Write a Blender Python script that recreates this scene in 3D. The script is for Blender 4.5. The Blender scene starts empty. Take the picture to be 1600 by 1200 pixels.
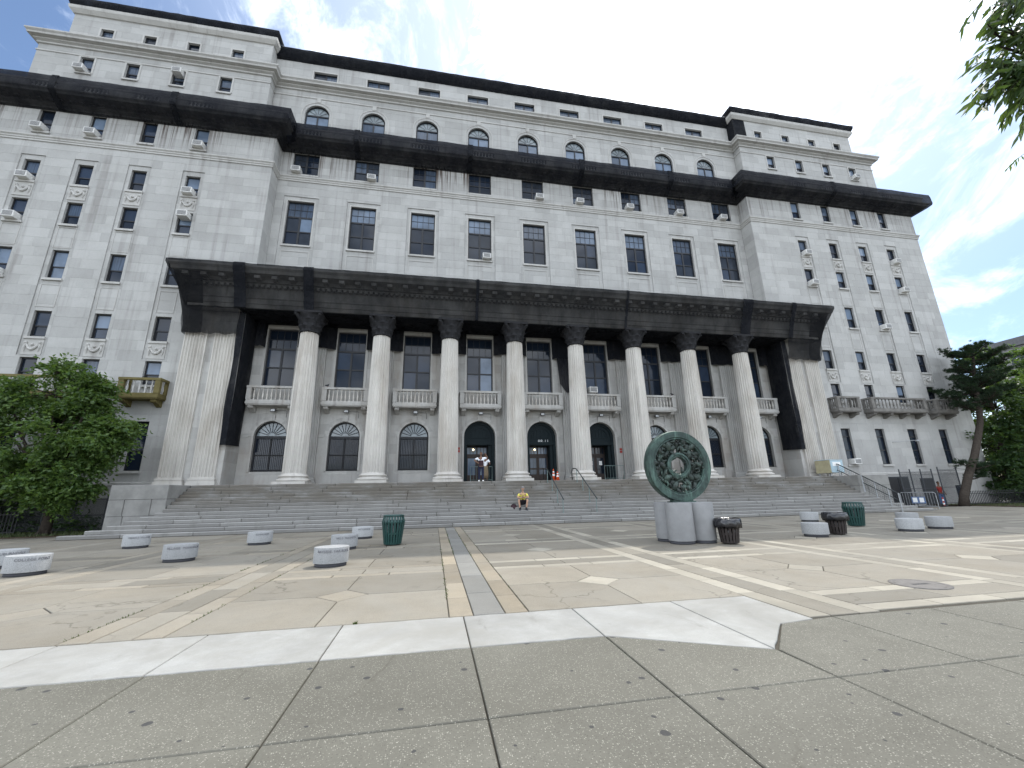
import bpy, bmesh, math, random
from mathutils import Vector, Matrix
random.seed(7)
R = math.radians
scene = bpy.context.scene
COL = scene.collection

# ------------------------------------------------------------------ camera
cam = bpy.data.cameras.new('camera'); camo = bpy.data.objects.new('camera', cam); COL.objects.link(camo)
F_PX, YAW, PITCH, ROLL = 643.46, 0.1861, 0.2580, -0.0198
CAM = Vector((-7.547, -26.915, 1.6))
fw = Vector((math.sin(YAW)*math.cos(PITCH), math.cos(YAW)*math.cos(PITCH), math.sin(PITCH)))
rt = Vector((math.cos(YAW), -math.sin(YAW), 0)); up = rt.cross(fw)
c_, s_ = math.cos(ROLL), math.sin(ROLL)
rt, up = c_*rt + s_*up, -s_*rt + c_*up
camo.matrix_world = Matrix(((rt.x, up.x, -fw.x, CAM.x), (rt.y, up.y, -fw.y, CAM.y), (rt.z, up.z, -fw.z, CAM.z), (0, 0, 0, 1)))
cam.sensor_fit = 'HORIZONTAL'; cam.sensor_width = 36; cam.lens = F_PX/1600*36
cam.clip_start = .05; cam.clip_end = 3000
scene.camera = camo

# ------------------------------------------------------------------ light
SUN_EL, SUN_AZ = 59.0, 40.0          # azimuth measured from +Y towards +X
sd = Vector((math.sin(R(SUN_AZ))*math.cos(R(SUN_EL)), math.cos(R(SUN_AZ))*math.cos(R(SUN_EL)), math.sin(R(SUN_EL))))
world = bpy.data.worlds.new('World'); scene.world = world; world.use_nodes = True
nt = world.node_tree; nt.nodes.clear(); N = nt.nodes.new; L = nt.links.new
out = N('ShaderNodeOutputWorld'); bg = N('ShaderNodeBackground'); bg.inputs['Strength'].default_value = 0.085
sky = N('ShaderNodeTexSky'); sky.sky_type = 'NISHITA'; sky.sun_disc = False
sky.sun_elevation = R(SUN_EL); sky.sun_rotation = R(SUN_AZ); sky.air_density = 1.0; sky.dust_density = .35; sky.ozone_density = 2.0
tc = N('ShaderNodeTexCoord')
mp = N('ShaderNodeMapping'); mp.inputs['Scale'].default_value = (1.3, 1.3, 3.6); mp.inputs['Rotation'].default_value = (0.1, 0.25, 0.5)
n1 = N('ShaderNodeTexNoise'); n1.inputs['Scale'].default_value = 1.7; n1.inputs['Detail'].default_value = 9; n1.inputs['Roughness'].default_value = .62; n1.inputs['Distortion'].default_value = .55
n2 = N('ShaderNodeTexNoise'); n2.inputs['Scale'].default_value = 5.5; n2.inputs['Detail'].default_value = 8; n2.inputs['Roughness'].default_value = .7; n2.inputs['Distortion'].default_value = 1.2
L(tc.outputs['Generated'], mp.inputs['Vector']); L(mp.outputs['Vector'], n1.inputs['Vector']); L(mp.outputs['Vector'], n2.inputs['Vector'])
dot = N('ShaderNodeVectorMath'); dot.operation = 'DOT_PRODUCT'; dot.inputs[1].default_value = sd
L(tc.outputs['Generated'], dot.inputs[0])
mr = N('ShaderNodeMapRange'); mr.interpolation_type = 'SMOOTHSTEP'
mr.inputs['From Min'].default_value = .93; mr.inputs['From Max'].default_value = .985; mr.inputs['To Min'].default_value = 0; mr.inputs['To Max'].default_value = .95
fr = N('ShaderNodeMath'); fr.operation = 'MULTIPLY_ADD'; fr.inputs[1].default_value = .11; L(n2.outputs['Fac'], fr.inputs[0])
fr2 = N('ShaderNodeMath'); fr2.operation = 'SUBTRACT'; fr2.inputs[1].default_value = .055; L(dot.outputs['Value'], fr2.inputs[0]); L(fr2.outputs[0], fr.inputs[2])
L(fr.outputs[0], mr.inputs['Value'])
ad = N('ShaderNodeMath'); ad.operation = 'MULTIPLY_ADD'; ad.inputs[1].default_value = .35; L(n2.outputs['Fac'], ad.inputs[0]); L(n1.outputs['Fac'], ad.inputs[2])
cr = N('ShaderNodeMapRange'); cr.inputs['From Min'].default_value = .50; cr.inputs['From Max'].default_value = .86; cr.interpolation_type = 'SMOOTHSTEP'
def pix_dir(u, v): return (fw + rt*((u-800)/F_PX) - up*((v-600)/F_PX)).normalized()
val = ad.outputs[0]
for (pu, pv, c0, c1, amt) in ((430, -60, .85, .96, .75), (1740, 480, .86, .99, .30)):   # two breaks in the cloud sheet
    dn = N('ShaderNodeVectorMath'); dn.operation = 'DOT_PRODUCT'; dn.inputs[1].default_value = pix_dir(pu, pv); L(tc.outputs['Generated'], dn.inputs[0])
    g_ = N('ShaderNodeMapRange'); g_.interpolation_type = 'SMOOTHSTEP'; g_.inputs['From Min'].default_value = c0; g_.inputs['From Max'].default_value = c1; g_.inputs['To Max'].default_value = amt
    L(dn.outputs['Value'], g_.inputs['Value']); sb = N('ShaderNodeMath'); sb.operation = 'SUBTRACT'; L(val, sb.inputs[0]); L(g_.outputs[0], sb.inputs[1]); val = sb.outputs[0]
L(val, cr.inputs['Value'])
n3 = N('ShaderNodeTexNoise'); n3.inputs['Scale'].default_value = 3.2; n3.inputs['Detail'].default_value = 10; n3.inputs['Roughness'].default_value = .66; n3.inputs['Distortion'].default_value = .55
mp3 = N('ShaderNodeMapping'); mp3.inputs['Scale'].default_value = (2.6, .9, 2.2); mp3.inputs['Rotation'].default_value = (.5, .2, -.6); L(tc.outputs['Generated'], mp3.inputs['Vector']); L(mp3.outputs['Vector'], n3.inputs['Vector'])
wi = N('ShaderNodeMapRange'); wi.interpolation_type = 'SMOOTHSTEP'; wi.inputs['From Min'].default_value = .47; wi.inputs['From Max'].default_value = .74; wi.inputs['To Max'].default_value = .34; L(n3.outputs['Fac'], wi.inputs['Value'])
cw = N('ShaderNodeMath'); cw.operation = 'MAXIMUM'; L(cr.outputs[0], cw.inputs[0]); L(wi.outputs[0], cw.inputs[1])
hz = N('ShaderNodeMapRange'); hz.interpolation_type = 'SMOOTHSTEP'; hz.inputs['From Min'].default_value = .58; hz.inputs['From Max'].default_value = 1.0; hz.inputs['To Max'].default_value = .15; L(dot.outputs['Value'], hz.inputs['Value'])   # veil of thin cloud thickening towards the sun
cv = N('ShaderNodeMath'); cv.operation = 'ADD'; L(cw.outputs[0], cv.inputs[0]); L(hz.outputs[0], cv.inputs[1])
cvc = N('ShaderNodeMath'); cvc.operation = 'MINIMUM'; cvc.inputs[1].default_value = 1.0; L(cv.outputs[0], cvc.inputs[0]); cw = cvc
mx = N('ShaderNodeMath'); mx.operation = 'MAXIMUM'; L(cw.outputs[0], mx.inputs[0]); L(mr.outputs[0], mx.inputs[1])
mix = N('ShaderNodeMix'); mix.data_type = 'RGBA'; L(mx.outputs[0], mix.inputs['Factor'])
L(sky.outputs['Color'], mix.inputs['A']); mix.inputs['B'].default_value = (21.0, 22.3, 24.0, 1)
L(mix.outputs['Result'], bg.inputs['Color']); L(bg.outputs[0], out.inputs[0])

sun = bpy.data.lights.new('sun', 'SUN'); sun.energy = 2.0; sun.angle = R(0.53); sun.color = (1, .95, .87)
suno = bpy.data.objects.new('sun', sun); COL.objects.link(suno)
suno.rotation_euler = (-sd).to_track_quat('-Z', 'Y').to_euler(); suno.location = sd*80

scene.view_settings.view_transform = 'Standard'; scene.view_settings.look = 'None'
scene.view_settings.exposure = 1.10; scene.view_settings.gamma = 1.0; scene.view_settings.use_curve_mapping = False
scene.cycles.max_bounces = 6; scene.cycles.transparent_max_bounces = 16
scene.cycles.use_denoising = True

# ------------------------------------------------------------------ materials
def srgb(r, g, b):
    f = lambda c: (c/255/12.92) if c/255 <= .04045 else ((c/255+.055)/1.055)**2.4
    return (f(r), f(g), f(b), 1)
class G:
    """tiny node graph helper around one material"""
    def __init__(s, name):
        s.m = bpy.data.materials.new(name); s.m.use_nodes = True; s.t = s.m.node_tree
        s.b = s.t.nodes['Principled BSDF']; s.o = s.t.nodes['Material Output']
        s.co = s.n('ShaderNodeTexCoord').outputs['Object']
    def n(s, k): return s.t.nodes.new(k)
    def l(s, a, b): s.t.links.new(a, b)
    def noise(s, scale, detail=6, rough=.6, vec=None, stretch=None, dist=0):
        n = s.n('ShaderNodeTexNoise'); n.inputs['Scale'].default_value = scale; n.inputs['Detail'].default_value = detail
        n.inputs['Roughness'].default_value = rough; n.inputs['Distortion'].default_value = dist
        v = vec or s.co
        if stretch:
            mp = s.n('ShaderNodeMapping'); mp.inputs['Scale'].default_value = stretch; s.l(v, mp.inputs['Vector']); v = mp.outputs['Vector']
        s.l(v, n.inputs['Vector']); return n.outputs['Fac']
    def ramp(s, fac, a, b, lo=0., hi=1.):
        m = s.n('ShaderNodeMapRange'); m.inputs['From Min'].default_value = a; m.inputs['From Max'].default_value = b
        m.inputs['To Min'].default_value = lo; m.inputs['To Max'].default_value = hi; m.interpolation_type = 'SMOOTHSTEP'
        s.l(fac, m.inputs['Value']); return m.outputs[0]
    def mul(s, a, b, op='MULTIPLY'):
        m = s.n('ShaderNodeMath'); m.operation = op
        for i, x in enumerate((a, b)):
            if isinstance(x, (int, float)): m.inputs[i].default_value = x
            else: s.l(x, m.inputs[i])
        return m.outputs[0]
    def mix(s, fac, a, b, mode='MIX'):
        m = s.n('ShaderNodeMix'); m.data_type = 'RGBA'; m.blend_type = mode
        for k, x in (('Factor', fac), ('A', a), ('B', b)):
            if isinstance(x, (int, float)): m.inputs[k].default_value = x
            elif isinstance(x, tuple): m.inputs[k].default_value = x
            else: s.l(x, m.inputs[k])
        return m.outputs['Result']
    def pos(s, axis):
        g = s.n('ShaderNodeSeparateXYZ'); p = s.n('ShaderNodeNewGeometry'); s.l(p.outputs['Position'], g.inputs[0]); return g.outputs[axis]
    def wpos(s): return s.n('ShaderNodeNewGeometry').outputs['Position']
    def island(s): return s.n('ShaderNodeNewGeometry').outputs['Random Per Island']
    def orand(s): return s.n('ShaderNodeObjectInfo').outputs['Random']
    def col(s, c):
        if isinstance(c, tuple): s.b.inputs['Base Color'].default_value = c
        else: s.l(c, s.b.inputs['Base Color'])
        return s
    def bump(s, h, strength=.3, dist=.02):
        b = s.n('ShaderNodeBump'); b.inputs['Strength'].default_value = strength; b.inputs['Distance'].default_value = dist
        s.l(h, b.inputs['Height']); s.l(b.outputs[0], s.b.inputs['Normal']); return s
    def rough(s, v, spec=.3, metal=0):
        s.b.inputs['Roughness'].default_value = v; s.b.inputs['Specular IOR Level'].default_value = spec; s.b.inputs['Metallic'].default_value = metal; return s
def scl(c, k): return (c[0]*k, c[1]*k, c[2]*k, 1)

def m_limestone(name, base=(.425, .42, .402, 1), tone=.12, streak=0., porch=False):
    g = G(name); w = g.wpos()
    isl = g.ramp(g.island(), 0, 1, 1-tone, 1+tone*.35)
    mottle = g.ramp(g.noise(.55, 8, .65, w), .35, .72)
    fine = g.noise(9, 5, .7, w)
    c = g.mix(g.mul(mottle, .45), base, scl((base[0], base[1]*.99, base[2]*.97), .70))
    c = g.mix(g.mul(g.ramp(fine, .45, .75), .22), c, scl(base, .62))
    mm = g.n('ShaderNodeVectorMath'); mm.operation = 'SCALE'; g.l(c, mm.inputs[0]); g.l(isl, mm.inputs['Scale']); c = mm.outputs[0]
    # rain streaks: long thin vertical stains, strongest below the two netted cornices and under sills
    st = g.ramp(g.noise(1., 5, .6, w, (2.6, 2.6, .07)), .50, .72)
    st2 = g.ramp(g.noise(1., 4, .6, w, (6.0, 6.0, .10), .3), .50, .62)
    z = g.pos('Z')
    zone = g.mul(g.ramp(z, 24.4, 27.4), g.ramp(z, 27.8, 27.5), 'MULTIPLY')
    zone2 = g.mul(g.ramp(z, 13.2, 15.9), .30)
    amt = g.mul(g.mul(g.mul(zone, g.ramp(g.noise(.16, 2, .5, w), .38, .62, .35, 1.0)), 1.0), st2)
    amt = g.mul(amt, g.mul(g.mul(st, g.ramp(g.noise(.35, 3, .5, w), .38, .62, .25, 1.)), .30 + streak), 'ADD')
    g.n
    c = g.mix(amt, c, (.085, .065, .055, 1))
    low = g.ramp(z, 5.5, 2.2)
    c = g.mix(g.mul(g.mul(low, g.noise(.9, 6, .6, w)), .55), c, (.27, .26, .25, 1))
    if porch:
        c = g.mix(g.mul(g.ramp(g.noise(.8, 6, .6, w, (1, 1, .35)), .46, .70), .38), c, (.26, .21, .16, 1))
    g.col(c).rough(.85, .25).bump(g.noise(26, 5, .7, w), .25, .006)
    return g.m

def m_plain(name, c, rough=.6, spec=.3, metal=0, noise=.25, scale=6, bump=0):
    g = G(name)
    if noise: g.col(g.mix(g.mul(g.ramp(g.noise(scale, 6, .65), .3, .75), noise*2), c, scl(c, .55)))
    else: g.col(c)
    g.rough(rough, spec, metal)
    if bump: g.bump(g.noise(scale*4, 5, .7), bump, .01)
    return g.m

def m_glass(name, base, coat=.6, curtains=0):
    g = G(name)
    c = g.mix(g.ramp(g.noise(.7, 3, .5, g.wpos()), .35, .7), base, scl(base, .6))
    if curtains:
        f = g.ramp(g.noise(1., 3, .5, g.wpos(), (16, 16, .5)), .4, .62)
        c = g.mix(g.mul(f, curtains), c, scl(base, .45))
    g.col(c).rough(.06, coat)
    g.bump(g.noise(1.1, 2, .5, g.wpos()), .05, .02)
    return g.m

def m_net(name, opacity, tint=(.013, .014, .017, 1)):
    g = G(name); w = g.wpos()
    g.col(g.mix(g.mul(g.ramp(g.noise(.9, 7, .7, w, (1, 1, 1.6), .6), .45, .75), .55), tint, (tint[0]*2.6+.008, tint[1]*2.5+.007, tint[2]*2.2+.006, 1))).rough(.9, .1)
    tr = g.n('ShaderNodeBsdfTransparent'); mxs = g.n('ShaderNodeMixShader')
    op = g.ramp(g.noise(1.1, 5, .65, w, (1, 1, .5)), .3, .7, opacity-.09, opacity+.07)
    g.l(op, mxs.inputs[0]); g.l(tr.outputs[0], mxs.inputs[1]); g.l(g.b.outputs[0], mxs.inputs[2]); g.l(mxs.outputs[0], g.o.inputs[0])
    g.bump(g.noise(2.2, 6, .7, w, (1, 1, .4)), .9, .12)
    return g.m

def m_leaf(name, c1, c2, trans=.35):
    g = G(name); r = g.island()
    c = g.mix(r, c1, c2)
    c = g.mix(g.mul(g.ramp(g.noise(.8, 3, .5, g.wpos()), .35, .7), .5), c, scl(c1, .55))
    g.col(c).rough(.45, .35)
    t = g.n('ShaderNodeBsdfTranslucent'); g.l(g.mix(.5, c, (.22, .34, .04, 1)), t.inputs['Color'])
    mxs = g.n('ShaderNodeMixShader'); mxs.inputs[0].default_value = trans
    g.l(g.b.outputs[0], mxs.inputs[1]); g.l(t.outputs[0], mxs.inputs[2]); g.l(mxs.outputs[0], g.o.inputs[0])
    return g.m

def m_paving(name, base, speck=.0, speckc=(.5, .5, .46, 1), var=.16, stain=.4, gum=0., scale=1., rnd='obj', cracks=0., dust=0.):
    g = G(name); w = g.wpos()
    r = g.orand() if rnd == 'obj' else g.island()
    big = g.ramp(g.noise(.55*scale, 8, .68, w, dist=.4), .32, .72)
    mid = g.ramp(g.noise(3.2*scale, 7, .7, w), .35, .7)
    c = g.mix(g.mul(big, stain), base, scl((base[0], base[1]*.98, base[2]*.95), .62))
    c = g.mix(g.mul(mid, stain*.55), c, scl(base, .70))
    fine = g.noise(70, 3, .7, w)
    c = g.mix(g.ramp(fine, .35, .75, 0, .30), c, scl(base, .55))
    if speck:
        v = g.n('ShaderNodeTexVoronoi'); v.inputs['Scale'].default_value = 75; g.l(w, v.inputs['Vector'])
        sep = g.n('ShaderNodeSeparateColor'); g.l(v.outputs['Color'], sep.inputs[0])
        sel = g.mul(g.ramp(sep.outputs[0], .60, .72), g.ramp(v.outputs['Distance'], .42, .26))
        c = g.mix(g.mul(sel, speck), c, speckc)
        sel2 = g.mul(g.ramp(sep.outputs[1], .66, .74), g.ramp(v.outputs['Distance'], .42, .26))
        c = g.mix(g.mul(sel2, .55), c, scl(base, .30))
        v3 = g.n('ShaderNodeTexVoronoi'); v3.inputs['Scale'].default_value = 27; g.l(w, v3.inputs['Vector'])
        sp3 = g.n('ShaderNodeSeparateColor'); g.l(v3.outputs['Color'], sp3.inputs[0])
        sel3 = g.mul(g.ramp(sp3.outputs[0], .84, .88), g.ramp(v3.outputs['Distance'], .17, .09))
        c = g.mix(g.mul(sel3, speck), c, scl(speckc, 1.35))
    if gum:
        v2 = g.n('ShaderNodeTexVoronoi'); v2.voronoi_dimensions = '2D'; v2.inputs['Scale'].default_value = 2.1; v2.inputs['Randomness'].default_value = 1
        wn = g.n('ShaderNodeVectorMath'); wn.operation = 'ADD'
        nz = g.n('ShaderNodeTexNoise'); nz.inputs['Scale'].default_value = 9; g.l(w, nz.inputs['Vector'])
        sc = g.n('ShaderNodeVectorMath'); sc.operation = 'SCALE'; sc.inputs['Scale'].default_value = .035; g.l(nz.outputs['Color'], sc.inputs[0])
        g.l(w, wn.inputs[0]); g.l(sc.outputs[0], wn.inputs[1]); g.l(wn.outputs[0], v2.inputs['Vector'])
        sp = g.n('ShaderNodeSeparateColor'); g.l(v2.outputs['Color'], sp.inputs[0])
        rad = g.ramp(sp.outputs[1], 0, 1, .022, .07)
        d = g.mul(v2.outputs['Distance'], rad, 'LESS_THAN')
        c = g.mix(g.mul(g.mul(d, g.mul(sp.outputs[2], .35, 'GREATER_THAN')), gum), c, (.035, .035, .036, 1))
    if dust:
        dn_ = g.ramp(g.noise(.42, 9, .72, w, dist=.8), .36, .66); c = g.mix(g.mul(dn_, dust), c, (.200, .190, .165, 1))
        dk = g.ramp(g.noise(1.7, 9, .75, w, (1, .6, 1), .5), .56, .74); c = g.mix(g.mul(dk, dust*.9), c, (.105, .098, .083, 1))
    if cracks:
        vc = g.n('ShaderNodeTexVoronoi'); vc.feature = 'DISTANCE_TO_EDGE'; vc.inputs['Scale'].default_value = .55
        nz = g.n('ShaderNodeTexNoise'); nz.inputs['Scale'].default_value = 2.2; nz.inputs['Detail'].default_value = 7; g.l(w, nz.inputs['Vector'])
        sc = g.n('ShaderNodeVectorMath'); sc.operation = 'SCALE'; sc.inputs['Scale'].default_value = .55; g.l(nz.outputs['Color'], sc.inputs[0])
        wn = g.n('ShaderNodeVectorMath'); wn.operation = 'ADD'; g.l(w, wn.inputs[0]); g.l(sc.outputs[0], wn.inputs[1]); g.l(wn.outputs[0], vc.inputs['Vector'])
        line = g.ramp(vc.outputs['Distance'], .011, .003)
        keep = g.ramp(g.noise(.33, 3, .5, w), .50, .60)
        c = g.mix(g.mul(g.mul(line, keep), cracks), c, (.055, .05, .038, 1))
    mm = g.n('ShaderNodeVectorMath'); mm.operation = 'SCALE'; g.l(c, mm.inputs[0]); g.l(g.ramp(r, 0, 1, 1-var, 1+var*.7), mm.inputs['Scale'])
    g.col(mm.outputs[0]).rough(.8, .25).bump(fine, .35, .006)
    return g.m

M = {}
M['wall'] = m_limestone('limestone wall')
M['trim'] = m_limestone('limestone trim', (.46, .45, .425, 1), .06)
M['porch'] = m_limestone('weathered porch limestone', (.465, .455, .43, 1), .16, .14, True)
M['shaft'] = m_limestone('fluted column stone', (.56, .535, .49, 1), .06, .10, True)
M['sooty'] = m_plain('soot blackened balcony stone', (.20, .19, .175, 1), .9, .2, 0, .42, 2.2, .3)
M['gold'] = m_plain('ochre painted balcony stone', (.155, .128, .048, 1), .75, .25, 0, .35, 3)
M['net'] = m_net('black debris netting', .74, (.010, .0105, .012, 1))
M['netd'] = m_net('dense black debris netting', .83, (.010, .011, .015, 1))
M['netcap'] = m_plain('netting stretched over carved leaves', (.030, .030, .032, 1), .9, .15, 0, .5, 8, .8)
M['netfull'] = m_net('doubled black netting', .95, (.009, .010, .013, 1))
M['frame'] = m_plain('black window metal', (.016, .017, .020, 1), .45, .35, 0, .2)
M['glass'] = m_glass('dark window glass', (.013, .020, .034, 1), .32)  # blue in these pane colours paints in a reflected sky
M['glass2'] = m_glass('window glass with grey screen', (.036, .044, .058, 1), .2)
M['glass3'] = m_glass('window glass with pale blind and sky tint', (.155, .205, .28, 1), .35)
M['glass4'] = m_glass('window glass with curtain', (.080, .108, .155, 1), .35, .7)
M['glass5'] = m_glass('dim window glass with sky tint', (.028, .042, .070, 1), .35)
M['fan'] = m_glass('fanlight glass', (.22, .26, .28, 1), .5)  # pale base stands in for the light the panes reflect
M['green'] = m_plain('dark green painted door metal', (.010, .017, .020, 1), .55, .12, 0, .2)
M['wood'] = m_plain('dark brown door wood', (.035, .022, .018, 1), .5, .35, 0, .3)
M['ac'] = m_plain('off white appliance metal', (.72, .71, .68, 1), .5, .35, 0, .25, 7)
M['acgrille'] = m_plain('grey appliance grille', (.09, .092, .10, 1), .6, .3, 0, .2)
M['black'] = m_plain('black metal', (.02, .02, .022, 1), .5, .4, 0, .1)
M['white'] = m_plain('white paint', (.78, .78, .76, 1), .5, .3, 0, .1)
M['red'] = m_plain('red enamel', (.32, .03, .025, 1), .5, .3, 0, .15)
M['orange'] = m_plain('orange plastic', (.62, .085, .018, 1), .45, .35, 0, .15)
M['roof'] = m_plain('roof membrane', (.16, .16, .165, 1), .9, .1, 0, .3)
M['backing'] = m_plain('dark interior backing', (.02, .02, .022, 1), .9, .1, 0, 0)
def m_steps():
    g = G('granite step'); w = g.wpos(); r = g.orand()
    base = g.mix(r, (.215, .21, .20, 1), (.30, .295, .28, 1))
    c = g.mix(g.ramp(g.noise(40, 4, .7, w), .35, .75, 0, .4), base, (.14, .14, .14, 1))
    z = g.pos('Z')
    br = g.mul(g.ramp(z, .75, 1.75), g.ramp(g.noise(.7, 6, .62, w, (1, 1, 2.5)), .25, .60))
    c = g.mix(g.mul(br, .75), c, (.10, .082, .058, 1))
    c = g.mix(g.mul(g.ramp(g.noise(1.3, 7, .7, w, (1.5, 1, .5)), .48, .7), .4), c, (.12, .115, .105, 1))
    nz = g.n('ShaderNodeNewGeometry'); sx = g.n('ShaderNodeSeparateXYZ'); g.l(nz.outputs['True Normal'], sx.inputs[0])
    c = g.mix(g.ramp(sx.outputs['Z'], .2, .6, .34, 0), c, (.085, .08, .07, 1))   # risers stained, and painted darker so treads read as lit by sky
    g.col(c).rough(.75, .3).bump(g.noise(60, 4, .7, w), .25, .005); return g.m
M['step'] = m_steps()
M['granite'] = m_plain('grey granite block', (.25, .245, .23, 1), .8, .25, 0, .35, 1.3, .2)
M['slab'] = m_paving('tan aggregate paving', (.215, .194, .156, 1), .25, (.32, .29, .23, 1), .14, .6, cracks=.5, dust=.5)
M['infill'] = m_paving('buff infill paving', (.205, .187, .152, 1), .2, (.3, .28, .23, 1), .2, .6, cracks=.4, dust=.45)
M['border'] = m_paving('pale border stone', (.325, .30, .245, 1), 0, var=.18, stain=.6, dust=.40)
M['border2'] = m_paving('weathered tan border stone', (.235, .208, .163, 1), .2, (.32, .29, .23, 1), .18, .6, dust=.45)
M['border3'] = m_paving('warm buff border stone', (.262, .225, .168, 1), .1, (.34, .30, .23, 1), .2, .6, dust=.35)
M['greyinfill'] = m_paving('grey concrete infill', (.19, .188, .175, 1), .2, (.28, .28, .27, 1), .12, .55, dust=.35)
M['sidewalk'] = m_paving('exposed aggregate sidewalk', (.130, .125, .104, 1), .6, (.34, .33, .28, 1), .07, .62, .9, cracks=.35)
M['newcon'] = m_paving('new pale concrete', (.325, .325, .31, 1), 0, var=.06, stain=.85, dust=.5, scale=1.4)
M['joint'] = m_plain('dirt joint', (.075, .068, .055, 1), .95, .1, 0, .3, 3)
M['ground'] = m_plain('distant ground', (.11, .11, .10, 1), .95, .1, 0, .3, .4)
def m_conc():
    g = G('speckled bench concrete'); w = g.co
    c = g.mix(g.ramp(g.noise(55, 3, .8, w), .4, .7), (.34, .345, .345, 1), (.20, .205, .21, 1))
    c = g.mix(g.mul(g.ramp(g.noise(2.2, 6, .65, w), .45, .75), .4), c, (.19, .187, .18, 1))
    mm = g.n('ShaderNodeVectorMath'); mm.operation = 'SCALE'; g.l(c, mm.inputs[0]); g.l(g.ramp(g.orand(), 0, 1, .88, 1.1), mm.inputs['Scale'])
    g.col(mm.outputs[0]).rough(.8, .25).bump(g.noise(70, 3, .8, w), .25, .004); return g.m
M['bench'] = m_conc()
M['benchbase'] = m_plain('dark bench plinth', (.075, .076, .085, 1), .8, .2, 0, .25, 5)
M['engrave'] = m_plain('engraved lettering', (.165, .165, .18, 1), .9, .1, 0, .2)
def m_bronze(name, dark=False):
    g = G(name)
    v = g.ramp(g.noise(3.4, 8, .7), .38, .68)
    a, b = ((.022, .027, .025, 1), (.045, .065, .055, 1)) if dark else ((.026, .042, .038, 1), (.060, .105, .088, 1))
    c = g.mix(v, a, b)
    c = g.mix(g.mul(g.ramp(g.noise(1., 5, .6, None, (9, 9, .9)), .52, .7), .5), c, (.14, .23, .19, 1))
    g.col(c).rough(.5, .4, .35).bump(g.noise(16, 6, .7), .5, .02); return g.m
M['bronze'] = m_bronze('green patinated bronze'); M['bronzed'] = m_bronze('dark patinated bronze', True)
M['plinth'] = m_plain('smooth grey plinth concrete', (.225, .226, .226, 1), .7, .3, 0, .2, 2.5, .1)
M['cangreen'] = m_plain('dark green bin paint', (.012, .05, .045, 1), .4, .4, 0, .2, 5)
M['canbrown'] = m_plain('dark brown bin slats', (.035, .028, .026, 1), .6, .3, 0, .3, 6)
M['bag'] = m_plain('black plastic bag', (.012, .012, .014, 1), .22, .6, 0, 0)
M['rail'] = m_plain('dark bronze handrail', (.03, .035, .035, 1), .4, .45, .3, .2)
M['verd'] = m_plain('verdigris post', (.16, .22, .21, 1), .55, .35, .2, .3)
M['galv'] = m_plain('galvanised steel', (.34, .35, .36, 1), .4, .5, .6, .2)
M['chain'] = m_plain('dark fence metal', (.045, .05, .056, 1), .5, .4, .2, .2)
M['beige'] = m_plain('beige panel', (.40, .36, .23, 1), .6, .3, 0, .3, 3)
M['paleblue'] = m_plain('pale blue panel', (.40, .52, .58, 1), .5, .35, 0, .3, 2.5)
M['bluebd'] = m_plain('blue board', (.10, .16, .30, 1), .5, .3, 0, .2)
M['leaf'] = m_leaf('broad green leaf', (.032, .080, .020, 1), (.115, .175, .040, 1))
M['leaf2'] = m_leaf('dark green leaf', (.016, .042, .016, 1), (.045, .090, .028, 1))
M['leaf3'] = m_leaf('fresh green leaf', (.06, .12, .02, 1), (.13, .20, .04, 1), .45)
M['leafs'] = m_leaf('backlit leaflet', (.04, .085, .03, 1), (.09, .13, .05, 1), .4)
M['needle'] = m_leaf('pine needle', (.012, .030, .016, 1), (.032, .060, .030, 1), .12)
M['bark'] = m_plain('rough bark', (.058, .048, .040, 1), .95, .1, 0, .45, 7, .8)
M['grass'] = m_leaf('verge grass', (.04, .062, .02, 1), (.08, .095, .035, 1), .2)
M['soil'] = m_plain('verge soil', (.07, .055, .038, 1), .95, .1, 0, .4, 4, .5)
M['iron'] = m_plain('worn manhole iron', (.165, .155, .145, 1), .8, .15, 0, .35, 9, .4)
M['skin'] = m_plain('skin', (.42, .25, .17, 1), .5, .35, 0, .1)
M['skin2'] = m_plain('brown skin', (.16, .085, .055, 1), .5, .35, 0, .1)
M['hair'] = m_plain('grey hair', (.22, .20, .19, 1), .7, .3, 0, .2, 20)
M['hairb'] = m_plain('black hair', (.012, .011, .011, 1), .6, .3, 0, .2, 20)
M['yellow'] = m_plain('yellow shirt cloth', (.62, .55, .10, 1), .8, .2, 0, .2)
M['shorts'] = m_plain('black cloth', (.018, .018, .022, 1), .85, .2, 0, .2)
M['navy'] = m_plain('navy cloth', (.018, .022, .045, 1), .85, .2, 0, .2)
M['wcloth'] = m_plain('white cloth', (.72, .73, .76, 1), .8, .2, 0, .12)
M['tancloth'] = m_plain('tan cloth', (.17, .13, .085, 1), .85, .2, 0, .2)
M['maroon'] = m_plain('dark maroon bag cloth', (.045, .025, .03, 1), .85, .2, 0, .2)
M['shoe'] = m_plain('dark shoe', (.03, .03, .035, 1), .5, .3, 0, .1)
def m_bulb():
    g = G('lit lamp globe'); g.col((1, .85, .55, 1)); g.b.inputs['Emission Color'].default_value = (1, .80, .48, 1); g.b.inputs['Emission Strength'].default_value = 2.5; return g.m
M['bulb'] = m_bulb()
M['floodglass'] = m_plain('floodlight lens', (.45, .46, .46, 1), .25, .6, 0, .1)
M['facade2'] = m_plain('far grey facade', (.26, .255, .26, 1), .8, .2, 0, .25, .3)

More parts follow.
